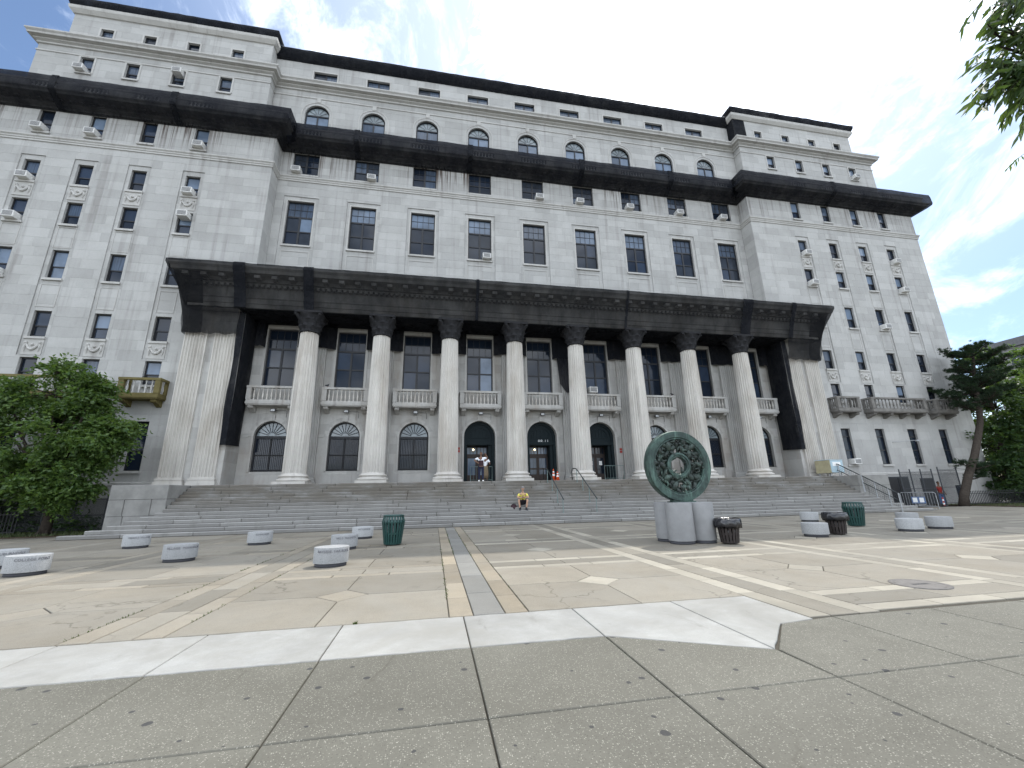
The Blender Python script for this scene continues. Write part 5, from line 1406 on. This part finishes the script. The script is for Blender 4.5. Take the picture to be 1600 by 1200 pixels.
# ------------------------------------------------------------------ trees
def ortho(d):
    a = Vector((1,0,0)) if abs(d.x) < .8 else Vector((0,1,0)); a = (a-d*a.dot(d)).normalized(); return a, d.cross(a)
def leaf(m, p, d, size, r, fold=.25, width=.5):
    """pointed leaf of two triangles pairs folded on the midrib"""
    a, b = ortho(d); t = r.random()*6.283; s = a*math.cos(t)+b*math.sin(t); n = d.cross(s)
    w = size*width*.5
    tip = p+d*size-n*size*.12; mid = p+d*size*.45
    m.add(p, mid+s*w-n*w*fold, tip); m.add(p, tip, mid-s*w-n*w*fold)
def leaf_tree(label, base, trunk, blobs, n_leaf, size, mat, seed, cat='tree', name='broadleaf_tree', group=None, limbs=True, flat=.35, droop=.25):
    """trunk = [(x,y,z,r)]; blobs = [(x,y,z,rx,ry,rz,weight)] all relative to base"""
    r = random.Random(seed); t = thing(name, label, cat, base, 0, group)
    m = MB(); m.tube([q[:3] for q in trunk], [q[3] for q in trunk], 10)
    for k in range(5):
        a = k*1.257+r.random(); m.tube([(trunk[0][0]+math.cos(a)*trunk[0][3]*1.6, trunk[0][1]+math.sin(a)*trunk[0][3]*1.6, -.03), (trunk[0][0]+math.cos(a)*trunk[0][3]*.5, trunk[0][1]+math.sin(a)*trunk[0][3]*.5, .35)], [.07,.05], 5)
    m.build('trunk', M['bark'], t, True)
    lm = MB(); top = Vector(trunk[-1][:3]); clumps = []
    tot = sum(b[6] for b in blobs)
    for b in blobs:
        c = Vector(b[:3]); k = max(5, int(110*b[6]/tot))
        if limbs:
            st = Vector(trunk[len(trunk)//2][:3]).lerp(top, r.uniform(.2, 1)); md = st.lerp(c, .55)+Vector((r.uniform(-.3,.3), r.uniform(-.3,.3), r.uniform(0,.5)))
            lm.tube([st, md, c], [trunk[-1][3]*.7, trunk[-1][3]*.45, .03], 7)
        for _ in range(k):
            while True:
                q = Vector((r.uniform(-1,1), r.uniform(-1,1), r.uniform(-1,1)))
                if .25 < q.length < 1: break
            q = q.normalized()*(q.length**.45)
            p = c+Vector((q.x*b[3], q.y*b[4], q.z*b[5])); clumps.append((p, c))
            if limbs and r.random() < .8: lm.tube([c.lerp(p, .05), c.lerp(p, .6)+Vector((0,0,r.uniform(-.1,.2))), p], [.035, .02, .007], 5)
    if limbs: lm.build('limbs', M['bark'], t, True)
    per = n_leaf//len(clumps); m = MB()
    for p, c in clumps:
        out_ = (p-c); out_ = out_.normalized() if out_.length > .01 else Vector((0,0,1))
        ns = max(3, per//9); cs = r.uniform(.7, 1.25)
        for _ in range(ns):     # little leafy sprays
            d0 = (out_*.7+Vector((r.gauss(0,.6), r.gauss(0,.6), r.gauss(0,.35)-.1))).normalized(); ln = r.uniform(.35, .85)*cs
            q0 = p+Vector((r.gauss(0,.28), r.gauss(0,.28), r.gauss(0,.18)))*cs
            for j in range(9):
                f = j/8; q = q0+d0*ln*f+Vector((0,0,-droop*f*f*ln))
                d = (d0*.5+Vector((r.gauss(0,.8), r.gauss(0,.8), r.gauss(-.25,flat)))).normalized()
                leaf(m, q, d, size*r.uniform(.7, 1.25), r)
    m.build('crown', mat, t); return t
# big maple-like tree on the left, leaning out over the verge
leaf_tree('spreading broadleaf tree before the left wing with a branch reaching right', (-26.1, -2.0, 0),
    [(0,0,-.05,.24),(.02,0,.8,.19),(-.05,-.1,1.6,.17),(-.2,-.2,2.6,.14)],
    [(-.4,-.4,4.6,2.2,1.8,2.0,3.2),(-2.4,-.3,5.0,1.9,1.6,2.0,2.4),(1.0,-.5,4.6,1.5,1.3,1.6,1.7),(-.9,-.2,7.0,1.6,1.4,1.1,1.5),(-2.9,-.2,6.9,1.2,1.2,1.1,1.0),(.5,-.3,6.9,.9,.9,.8,.6),(1.9,-.6,4.6,.85,.5,.3,.4),(2.1,-.5,5.35,.8,.35,.14,.22),
     (1.2,-.5,3.3,1.0,.8,.8,.8),(-1.2,-.8,2.8,1.6,1.1,.7,1.2),(-3.2,-.6,3.2,1.4,1.1,1.0,1.1),(.4,-.4,2.5,1.0,.9,.6,.7),(-1.1,-.2,8.15,.35,.35,.5,.15),(-4.6,-.3,5.4,1.6,1.4,2.2,1.6),(.9,-.3,7.4,.3,.3,.4,.12),(0,-.7,2.3,1.5,.9,.6,1.0),(1.0,-.6,2.1,.8,.6,.5,.5)],
    46000, .20, M['leaf'], 3)
leaf_tree('dark shrubs in the shade behind the chain link fence on the left', (-28.2, .15, 0), [(0,0,0,.06),(0,0,.4,.05),(0,0,.8,.04)],
    [(0,0,.7,1.2,.35,.7,1),(-2,0,.8,1.2,.35,.8,1),(1.9,0,.5,.9,.3,.5,.8)], 4000, .20, M['leaf2'], 21, 'shrub', 'shrub', limbs=False)
leaf_tree('dark broadleaf tree cut off at the far left edge', (-31.5, -1.4, 0), [(0,0,0,.2),(0,0,1.5,.16),(0,0,2.6,.13)],
    [(0,0,3.4,2.0,1.2,1.5,2),(-1.5,0,5.0,2.0,1.4,2.0,2),(.6,-.2,2.0,1.6,1.0,.8,1)], 10000, .24, M['leaf2'], 5)
# dense trees on the right
RG = 'dense green trees beyond the right end of the building'
leaf_tree('tall dark tree directly behind the pine', (40.5, .6, 0), [(0,0,0,.3),(0,0,3,.25),(0,0,6,.18)],
    [(0,0,4,3.0,2.4,2.6,3),(.8,0,8,2.7,2.4,2.6,3),(1.6,.4,11.4,2.2,2,1.9,1.8),(-1.2,-.4,2.2,2.0,1.6,1.5,1.5)], 22000, .30, M['leaf2'], 7, group=RG)
leaf_tree('tall mid green tree at the right edge with sunlit upper leaves', (46.0, -1.0, 0), [(0,0,0,.3),(0,0,3,.25),(0,0,7,.18)],
    [(0,0,4.5,3.2,2.6,3.0,3),(.5,0,9.2,3.2,2.6,2.7,3),(1.,0,12.6,2.6,2.2,1.6,1.6)], 22000, .30, M['leaf'], 8, group=RG)
leaf_tree('background tree filling the gap under the right crowns', (52, 3.5, 0), [(0,0,0,.3),(0,0,3,.25),(0,0,7,.2)],
    [(0,0,4,4,3,4,2),(2,0,10,4,3,3.4,2)], 12000, .42, M['leaf2'], 9, group=RG)
leaf_tree('small bright leaved tree at the right edge in front of the dark trees', (40.6, -4.6, 0), [(0,0,0,.1),(.1,0,2,.08),(-.1,0,4,.06)],
    [(.2,0,5.6,1.5,1.0,.8,1),(.9,0,4.2,1.4,.9,.8,1),(-.6,0,4.7,1.0,.6,.35,.5)], 2600, .24, M['leaf3'], 10, group=RG)
leaf_tree('leafy tree low behind the picket fence on the right', (43.5, 2.6, 0), [(0,0,0,.2),(0,0,1.2,.18),(0,0,2.4,.12)],
    [(0,0,3,3.4,2,2.6,2),(-2.5,-.3,1.6,2.0,1.2,1.5,1.2),(3.5,0,2.6,3,2,2.4,2),(1,0,6,3,2,2.4,2)], 16000, .30, M['leaf2'], 15, group=RG)
leaf_tree('low dark shrubs under the right trees', (38.5, -1.2, 0), [(0,0,0,.08),(0,0,.6,.06),(0,0,1.0,.05)],
    [(0,0,1.2,1.3,.8,1.1,1),(2.4,0,1.6,1.7,.9,1.5,1.3),(5,-.3,1.8,2.2,1.0,1.7,1.6)], 12000, .24, M['leaf2'], 12, 'shrub', 'shrub', limbs=False)
# leaning pine
def pine():
    t = thing('pine_tree', 'leaning pine with bare curved trunk before the right wing', 'tree', (31.0, -1.7, 0)); r = random.Random(19)
    tr = [(0,0,-.05,.31),(.35,0,.8,.27),(1.35,0,2.3,.25),(2.4,0,3.6,.235),(3.3,0,5.0,.22),(4.05,0,6.3,.20),(4.45,0,7.6,.18),(4.7,0,9.2,.15),(5.2,0,10.9,.11),(5.7,0,12.4,.06)]
    m = MB(); m.tube([q[:3] for q in tr], [q[3] for q in tr], 12); m.build('trunk', M['bark'], t, True)
    lm, nm_ = MB(), MB()
    def tuft(p, d, s):
        for _ in range(26):
            q = (d*.55+Vector((r.gauss(0,.65), r.gauss(0,.65), r.gauss(.15,.5)))).normalized(); a, b = ortho(q); w = a*.013
            e = p+q*s*r.uniform(.6,1.1); nm_.add(p-w, p+w, e)
            nm_.add(p-b*.013, p+b*.013, e)
    def bough(z, ang, ln, up=.1, dens=1.):
        k = max(i for i, q in enumerate(tr) if q[2] <= z); a, b = Vector(tr[k][:3]), Vector(tr[min(k+1, len(tr)-1)][:3]); p0 = a.lerp(b, (z-tr[k][2])/max(.01, b.z-a.z))
        d = Vector((math.cos(ang), math.sin(ang), up)).normalized(); pts = [p0+d*ln*f+Vector((0,0,.22*ln*(f*f)-.06*ln*f)) for f in (0,.3,.6,1)]
        lm.tube(pts, [.06,.045,.03,.012], 6)
        for i in range(int(ln*17*dens)):
            f = r.uniform(.28, 1.); q = p0+d*ln*f+Vector((0,0,.22*ln*f*f-.06*ln*f)); sd_ = Vector((-d.y, d.x, 0))
            e = q+sd_*r.gauss(0,.34)*(1.2-.5*f)+Vector((0,0,r.uniform(-.03,.24)))
            lm.tube([q, e], [.012,.006], 4); tuft(e, (e-q+Vector((0,0,.15))+d*.1).normalized(), .26)
            tuft(e+Vector((r.gauss(0,.15), r.gauss(0,.15), r.gauss(.05,.07))), Vector((0,0,1)), .22)
    for z, ang, ln in ((7.2,3.25,2.3),(7.9,3.0,2.9),(8.5,3.5,2.2),(9.3,3.2,2.1),(9.7,2.8,1.7),(10.4,3.3,2.0),(11.0,3.0,1.6),(11.7,3.3,1.3)): bough(z, ang, ln, .05)
    for z in (7.8, 8.5, 9.2, 9.9, 10.6, 11.3, 12.0):
        for _ in range(5): bough(z+r.uniform(-.2,.2), r.uniform(-2.4, 2.4), r.uniform(1.3, 2.9)*(1.1-.07*(z-7.8)), .12, 1.0)
    for z, ang, ln in ((2.55,.2,1.9),(2.9,3.3,1.3),(2.7,-.4,1.6),(1.9,.1,2.2)): bough(z, ang, ln, .02, .8)
    for k in range(5): bough(12.2, k*1.3, .7, .8)
    lm.build('limbs', M['bark'], t, True); nm_.build('needles', M['needle'], t)
pine()
# locust tree whose branch hangs into the upper right corner
def locust():
    bx, by = 3.2, -23.2
    t = thing('locust_tree', 'overhanging locust branch of narrow leaflets in the top right corner', 'tree', (bx, by, 0)); r = random.Random(77)
    m = MB(); m.tube([(0,0,-.05),(.05,0,1.5),(-.1,.05,3.2),(-.3,0,5.5),(-.6,-.1,7.2)], [.20,.16,.14,.11,.07], 10); m.build('trunk', M['bark'], t, True)
    lm, lf = MB(), MB(); base = Vector((bx, by, 0))
    def at(u, v, dist):
        d = fw + rt*((u-800)/F_PX) - up*((v-600)/F_PX); return CAM+d.normalized()*dist-base
    tips = [(1532,165,6.2),(1560,140,6.2),(1585,165,6.4),(1528,45,6.6),(1555,60,6.5),(1545,75,6.4),(1580,60,6.6),(1560,25,6.7),(1590,20,6.5),(1555,95,6.3),(1575,110,6.2),(1600,90,6.4),(1595,140,6.1),(1612,190,6.0),(1610,50,6.3),(1585,5,6.5),(1570,-20,6.6),(1605,-15,6.4),(1620,120,6.3),(1630,20,6.5),(1640,160,6.3),(1578,128,6.3),(1568,140,6.25),(1590,150,6.4),(1600,125,6.2)]
    hubs = [at(1690, 60, 7.0), at(1660, 130, 6.6), at(1700, -40, 7.2)]
    for h in hubs: lm.tube([Vector((-.3,0,5.5)), (Vector((-.3,0,5.5))+h)/2+Vector((0,0,.4)), h], [.07,.05,.03], 7)
    def spray(p, d, ln):
        a, b = ortho(d); side = d.cross(Vector((0,0,1))).normalized()
        n = int(ln/.05); pts = [p+d*ln*f+Vector((0,0,-.25*ln*f*f)) for f in (0,.5,1)]; lm.tube(pts, [.006,.005,.003], 4)
        for i in range(n):
            f = (i+1)/n; q = p+d*ln*f+Vector((0,0,-.25*ln*f*f))
            for s in (-1, 1):
                dd = (side*s*.55+d*.55+Vector((0,0,-.75))+Vector((r.gauss(0,.18), r.gauss(0,.18), r.gauss(0,.18)))).normalized(); leaf(lf, q, dd, r.uniform(.10,.165), r, .3, .25)
    for (u, v, ds) in tips:
        u += 8; v -= 22; e = at(u, v, ds); h = min(hubs, key=lambda k: (k-e).length); md = (h+e)/2+Vector((0,0,.12)); lm.tube([h, md, e], [.026,.016,.007], 5)
        for _ in range(3):
            f = r.uniform(.55, .98); p = md.lerp(e, f)+Vector((r.gauss(0,.07), r.gauss(0,.07), r.gauss(0,.05))); d = ((e-md).normalized()+Vector((r.gauss(0,.35), r.gauss(0,.35), r.gauss(-.1,.3)))).normalized(); spray(p-d*.15, d, r.uniform(.25,.45))
        spray(e-(e-md).normalized()*.25, ((e-md).normalized()+Vector((0,0,-.15))).normalized(), .35)
    for _ in range(140):   # rest of the crown, outside the frame
        p = Vector((.6,-.4,7.3))+Vector((r.gauss(.8,.7), r.gauss(-.3,.7), abs(r.gauss(.3,.6)))); d = Vector((r.gauss(0,1), r.gauss(0,1), r.gauss(-.2,.4))).normalized(); lm.tube([Vector((-.5,-.1,6.9)), (p+Vector((-.5,-.1,6.9)))/2+Vector((0,0,.1)), p], [.03,.015,.006], 5); spray(p, d, r.uniform(.3,.5))
    lm.build('limbs', M['bark'], t, True); lf.build('crown', M['leafs'], t)
locust()

# distant building at the right
t = thing('apartment_block', 'far grey flat roofed block rising behind the right trees', 'building', (82, -4, 0))
m = MB(); m.box(-12, 12, -20, 20, 0, 19.6); m.build('wall', M['facade2'], t)
m = MB(); m.box(-12.4, 12.4, -20.4, 20.4, 19.605, 20.7); m.build('parapet', M['roof'], t)
wm = MB(); wm.box(-.06, .0, -1.1, 1.1, 0, 1.5); wmm = wm.mesh('window', M['glass2'])
for i in range(8):
    for z in (14.5, 17.2): put('window', wmm, t, (-12.005, -17+i*4.8, z))

# ------------------------------------------------------------------ people
def skin_mesh(joints, edges, mat, parent, name, sub=2):
    me = bpy.data.meshes.new(name); me.from_pydata([j[:3] for j in joints], edges, []); me.materials.append(mat)
    o = bpy.data.objects.new(name, me); COL.objects.link(o); o.parent = parent
    md = o.modifiers.new('skin', 'SKIN'); md.use_smooth_shade = True; md.branch_smoothing = .5
    for i, j in enumerate(joints):
        sv = me.skin_vertices[0].data[i]; sv.radius = (j[3], j[4] if len(j) > 4 else j[3]); sv.use_root = (i == 0)
    s = o.modifiers.new('sub', 'SUBSURF'); s.levels = sub; s.render_levels = sub
    dg = bpy.context.evaluated_depsgraph_get(); bpy.context.view_layer.update(); dg = bpy.context.evaluated_depsgraph_get()
    nme = bpy.data.meshes.new_from_object(o.evaluated_get(dg)); nme.name = name
    o.modifiers.clear(); o.data = nme
    if not nme.materials: nme.materials.append(mat)
    for p in nme.polygons: p.use_smooth = True
    return o
def head(parent, c, mat, hairm, bald=False, yaw=0, pitch=0):
    """egg shaped head with nose, ears, eye sockets and mouth; faces -Y"""
    o = bpy.data.objects.new('head', None)
    m = MB(); n = 16
    prof = [(-.118,.02),(-.112,.042),(-.09,.058),(-.05,.072),(0,.079),(.05,.078),(.085,.062),(.11,.035),(.118,.006)]
    k = len(prof)
    for z, r in prof:
        for j in range(n):
            a = 2*math.pi*j/n; x = r*math.cos(a); y = r*1.18*math.sin(a)+(.012 if z > -.02 else -.008)
            m.v.append((x, y, z))
    for i in range(k-1):
        for j in range(n): m.f.append((i*n+j, i*n+(j+1)%n, (i+1)*n+(j+1)%n, (i+1)*n+j))
    m.f.append(tuple(range(n-1, -1, -1))); m.f.append(tuple((k-1)*n+j for j in range(n)))
    m.tube([(0,-.075,.02),(0,-.102,-.018),(0,-.085,-.03)], [.008,.015,.010], 6)
    for s in (-1, 1): m.tube([(s*.078,.01,.025),(s*.092,.02,.01),(s*.08,.012,-.03)], [.012,.016,.009], 6)
    m.tube([(-.022,-.086,-.058),(.022,-.086,-.058)], .006, 5)
    rot = Matrix.Rotation(yaw, 4, 'Z') @ Matrix.Rotation(pitch, 4, 'X')
    tf = lambda q: tuple((rot @ Vector(q))+Vector(c))
    m.v = [tf(q) for q in m.v]; h = m.build('head', mat, parent, True)
    e = MB()
    for s in (-1, 1): e.ball((s*.030, -.083, .008), .010, 7, 5)
    e.v = [tf(q) for q in e.v]; e.build('eyes', M['hairb'], h, True)
    hm = MB(); zs = (-.01, .03, .065, .095, .117, .126) if not bald else (-.02, .01, .035)
    rr_ = (.082, .0855, .079, .061, .036, .006) if not bald else (.081, .084, .083)
    for z, r in zip(zs, rr_):
        for j in range(n):
            a = 2*math.pi*j/n; f = 1 if (math.sin(a) > -.45 or z > .06) else .80
            hm.v.append((r*f*math.cos(a), r*1.2*f*math.sin(a)+.016, z))
    for i in range(len(zs)-1):
        for j in range(n): hm.f.append((i*n+j, i*n+(j+1)%n, (i+1)*n+(j+1)%n, (i+1)*n+j))
    hm.v = [tf(q) for q in hm.v]; hm.build('hair', hairm, h, True); return h
def hand(parent, p, d, side, mat):
    """palm with four fingers and a thumb, slightly curled"""
    p, d = Vector(p), Vector(d).normalized(); a, b = ortho(d); s = Vector(side); s = (s-d*s.dot(d)).normalized(); nrm = d.cross(s); m = MB()
    m.tube([p-d*.02, p+d*.04, p+d*.085], [.027,.036,.034], 8)
    for i, ln in enumerate((.062, .074, .070, .054)):
        o = p+d*.08+s*(.030-.02*i); m.tube([o, o+d*ln*.5+nrm*.008, o+d*ln*.85+nrm*.028], [.0095,.009,.007], 6)
    o = p+d*.025+s*.034; m.tube([o, o+s*.028+d*.025+nrm*.008, o+s*.034+d*.055+nrm*.016], [.012,.010,.008], 6)
    return m.build('hand', mat, parent, True)
def shoe(parent, p, d, mat, L_=.27):
    p, d = Vector(p), Vector(d).normalized(); m = MB()
    m.tube([p-d*.07+Vector((0,0,.045)), p+Vector((0,0,.05)), p+d*.10+Vector((0,0,.04)), p+d*(L_-.08)+Vector((0,0,.03))], [.040,.046,.042,.026], 8)
    a = Vector((-d.y, d.x, 0))*.045
    q = [p-d*.10-a*.8, p+d*.10-a, p+d*(L_-.06)-a*.6, p+d*(L_-.06)+a*.6, p+d*.10+a, p-d*.10+a*.8]
    m.prism([(v.x, v.y) for v in q], p.z, p.z+.02); return m.build('shoe', mat, parent, True)

# man in a yellow shirt sitting on the stairs (local frame faces -Y, feet on the 4th step)
kf = 3; sx = -2.75
t = thing('person', 'grey haired person in yellow shirt and black shorts sitting on the stairs', 'person', (sx, YS0+(kf+1)*TR-.02, (kf+1)*RI), R(-8))
SZ = 2*RI+.10      # seat: two steps higher
body = [(0,.34,SZ,.15,.13),(0,.28,SZ+.20,.145,.11),(0,.18,SZ+.40,.16,.11),(0,.13,SZ+.50,.09,.08),(0,.10,SZ+.56,.05,.05),(0,.06,SZ+.62,.055,.055),
        (.11,.24,SZ-.0,.085),(.24,-.06,SZ+.13,.062),(.17,-.02,.10,.042),(-.11,.24,SZ-.0,.085),(-.24,-.06,SZ+.13,.062),(-.17,-.02,.10,.042),
        (.19,.13,SZ+.43,.06),(.30,-.02,SZ+.24,.042),(.10,-.10,SZ+.26,.030),(-.19,.13,SZ+.43,.06),(-.30,-.02,SZ+.24,.042),(-.10,-.10,SZ+.24,.030)]
ed = [(0,1),(1,2),(2,3),(3,4),(4,5),(0,6),(6,7),(7,8),(0,9),(9,10),(10,11),(2,12),(12,13),(13,14),(2,15),(15,16),(16,17)]
skin_mesh(body, ed, M['skin'], t, 'body')
k_ = 1.16
sh = [(b[0], b[1], b[2], b[3]*1.13, (b[4] if len(b) > 4 else b[3])*1.16) for b in (body[1], body[0], body[2], body[3])]
sh += [(x, y, z, .082) for x, y, z in ((.19,.13,SZ+.43),(-.19,.13,SZ+.43))] + [(.27,.03,SZ+.29,.066), (-.27,.03,SZ+.29,.066)]
skin_mesh(sh, [(0,1),(0,2),(2,3),(2,4),(2,5),(4,6),(5,7)], M['yellow'], t, 'shirt')
skin_mesh([(0,.34,SZ-.01,.165,.145),(.11,.22,SZ+.0,.105),(.225,-.03,SZ+.12,.083),(-.11,.22,SZ+.0,.105),(-.225,-.03,SZ+.12,.083)], [(0,1),(1,2),(0,3),(3,4)], M['shorts'], t, 'shorts')
head(t, (0, .02, SZ+.72), M['skin'], M['hair'], False, 0, R(30))
hand(t, (.10,-.10,SZ+.26), (-.8,-.5,.1), (0,0,1), M['skin']); hand(t, (-.10,-.10,SZ+.24), (.8,-.5,.1), (0,0,1), M['skin'])
m = MB(); m.cbox(-.04, .04, -.012, .012, 0, .13, .004); o = m.build('phone', M['black'], None, label='dark phone in the hands of the person sitting on the stairs', category='phone'); o.location = (sx-.03, YS0+(kf+1)*TR-.19, (kf+1)*RI+SZ+.20); o.rotation_euler = (R(-30), 0, 0)
for s in (-1, 1):
    shoe(t, (s*.17, -.03, .0), (s*.25, -1, 0), M['shoe'])
    m = MB(); m.tube([(s*.17,-.02,.05),(s*.172,-.02,.17)], [.050,.047], 8); m.build('sock', M['shorts'], t, True)
m = MB(); fn = lambda a, z: 1+.05*math.sin(5*a+z*18)
m.lathe([(.10,0),(.17,.03),(.18,.16),(.14,.28),(.06,.34)], 0, 0, 24, 1, .7, fn=fn); o = m.build('backpack', M['maroon'], None, True, label='dark maroon bag slumped on the step beside the sitting person', category='bag'); o.location = (sx-.50, YS0+(kf+1)*TR+.12, (kf+1)*RI)
m = MB(); m.tube([(-.08,-.08,.30),(-.05,-.14,.36),(.06,-.14,.36),(.08,-.08,.30)], .014, 6); m.build('strap', M['shorts'], o, True)

# person with raised elbows at the left entrance door
def standing(loc, rz, label, top, legs, skinm, shoes, arms, hairm, vest=None, skirt=None, hgt=1.0):
    t = thing('person', label, 'person', loc, rz)
    A_ = arms
    body = [(0,0,.95,.14,.105),(0,-.0,1.15,.13,.10),(0,.0,1.36,.165,.10),(0,0,1.46,.08,.07),(0,-.005,1.53,.052,.052),(0,-.01,1.60,.055,.055),
            (.095,0,.88,.088),(.11,-.01,.50,.062),(.115,.01,.09,.042),(-.095,0,.88,.088),(-.11,-.01,.50,.062),(-.115,.01,.09,.042)]
    ed = [(0,1),(1,2),(2,3),(3,4),(4,5),(0,6),(6,7),(7,8),(0,9),(9,10),(10,11)]
    n = len(body)
    for s, ar in zip((1, -1), A_):
        body += [(s*.185,0,1.41,.058),(ar[0][0],ar[0][1],ar[0][2],.043),(ar[1][0],ar[1][1],ar[1][2],.030)]
    ed += [(2,n),(n,n+1),(n+1,n+2),(2,n+3),(n+3,n+4),(n+4,n+5)]
    skin_mesh(body, ed, skinm, t, 'body')
    sh = [(0,0,1.15,.150,.122),(0,0,.94,.155,.125),(0,0,1.36,.182,.122),(0,0,1.45,.088,.082)]; se = [(0,1),(0,2),(2,3)]
    for s, ar in zip((1, -1), A_):
        k = len(sh); e = Vector((s*.185,0,1.41)).lerp(Vector(ar[0]), .75); sh += [(s*.19,0,1.41,.078),(e.x,e.y,e.z,.066)]; se += [(2,k),(k,k+1)]
    skin_mesh(sh, se, top, t, 'shirt')
    if skirt: m = MB(); m.lathe([(.16,1.0),(.19,.85),(.21,.5),(.20,.22)], 0, 0, 20, 1, .75); m.build('skirt', legs, t, True)
    else: skin_mesh([(0,0,.97,.156,.122),(.098,0,.86,.102),(.112,-.01,.50,.076),(.116,.01,.10,.064),(-.098,0,.86,.102),(-.112,-.01,.50,.076),(-.116,.01,.10,.064)], [(0,1),(1,2),(2,3),(0,4),(4,5),(5,6)], legs, t, 'trousers')
    if vest: m = MB(); m.lathe([(.160,.94),(.162,1.05),(.158,1.15),(.168,1.24),(.172,1.27)], 0, 0, 24, 1, .82, cap=False); m.build('dark_shirt_band', vest, t, True)
    head(t, (0,-.02,1.70), skinm, hairm)
    for s, ar in zip((1, -1), A_):
        d = Vector(ar[1])-Vector(ar[0]); hand(t, ar[1], d, (-s,0,0), skinm)
        shoe(t, (s*.115,.02,0), (s*.2,-1,0), shoes)
    return t
standing((-4.72, -.95, ZP), R(-5), 'person in white top and navy trousers standing with elbows out at the left door', M['wcloth'], M['navy'], M['skin2'], M['white'],
         (((.42,-.04,1.40),(.30,-.10,1.60)), ((-.43,-.08,1.28),(-.24,-.17,1.14))), M['hairb'], vest=M['maroon'])
standing((-4.30, .35, ZP), R(170), 'person in white top and long tan skirt seen from behind at the left door', M['wcloth'], M['tancloth'], M['skin2'], M['shoe'],
         (((.27,.05,1.14),(.24,-.12,.95)), ((-.30,.05,1.15),(-.20,-.16,1.02))), M['hairb'], skirt=True)
COL.objects.unlink([o for o in COL.objects if o.get('label', '').startswith('distant person')][0])
standing((31.15, -.35, 0), R(-20), 'distant person in red top and blue trousers beyond the right gate', M['red'], M['bluebd'], M['skin2'], M['shoe'],
         (((.25,.02,1.15),(.27,-.08,.92)), ((-.25,.02,1.15),(-.27,-.08,.92))), M['hairb'])
# pigeons on the balcony rails
for x, y, z, lab in ((-14.7, YC-.72, 8.56, 'small dark pigeon on the second porch balcony from the left'), (10.3, YC-.70, 8.56, 'small dark pigeon on the seventh porch balcony from the left')):
    t = thing('pigeon', lab, 'bird', (x, y, z), rn.uniform(0, 3), 'pigeons on the balconies')
    m = MB(); m.tube([(-.14,0,.10),(-.05,0,.12),(.05,0,.15),(.10,0,.19),(.11,0,.235)], [.015,.055,.062,.035,.026], 8); m.tube([(.11,0,.235),(.15,0,.23)], [.018,.004], 5); m.build('body', M['chain'], t, True)
    for s in (-1, 1): m = MB(); m.tube([(.02,s*.02,.10),(.03,s*.02,0)], .006, 5); m.build('leg', M['red'], t)
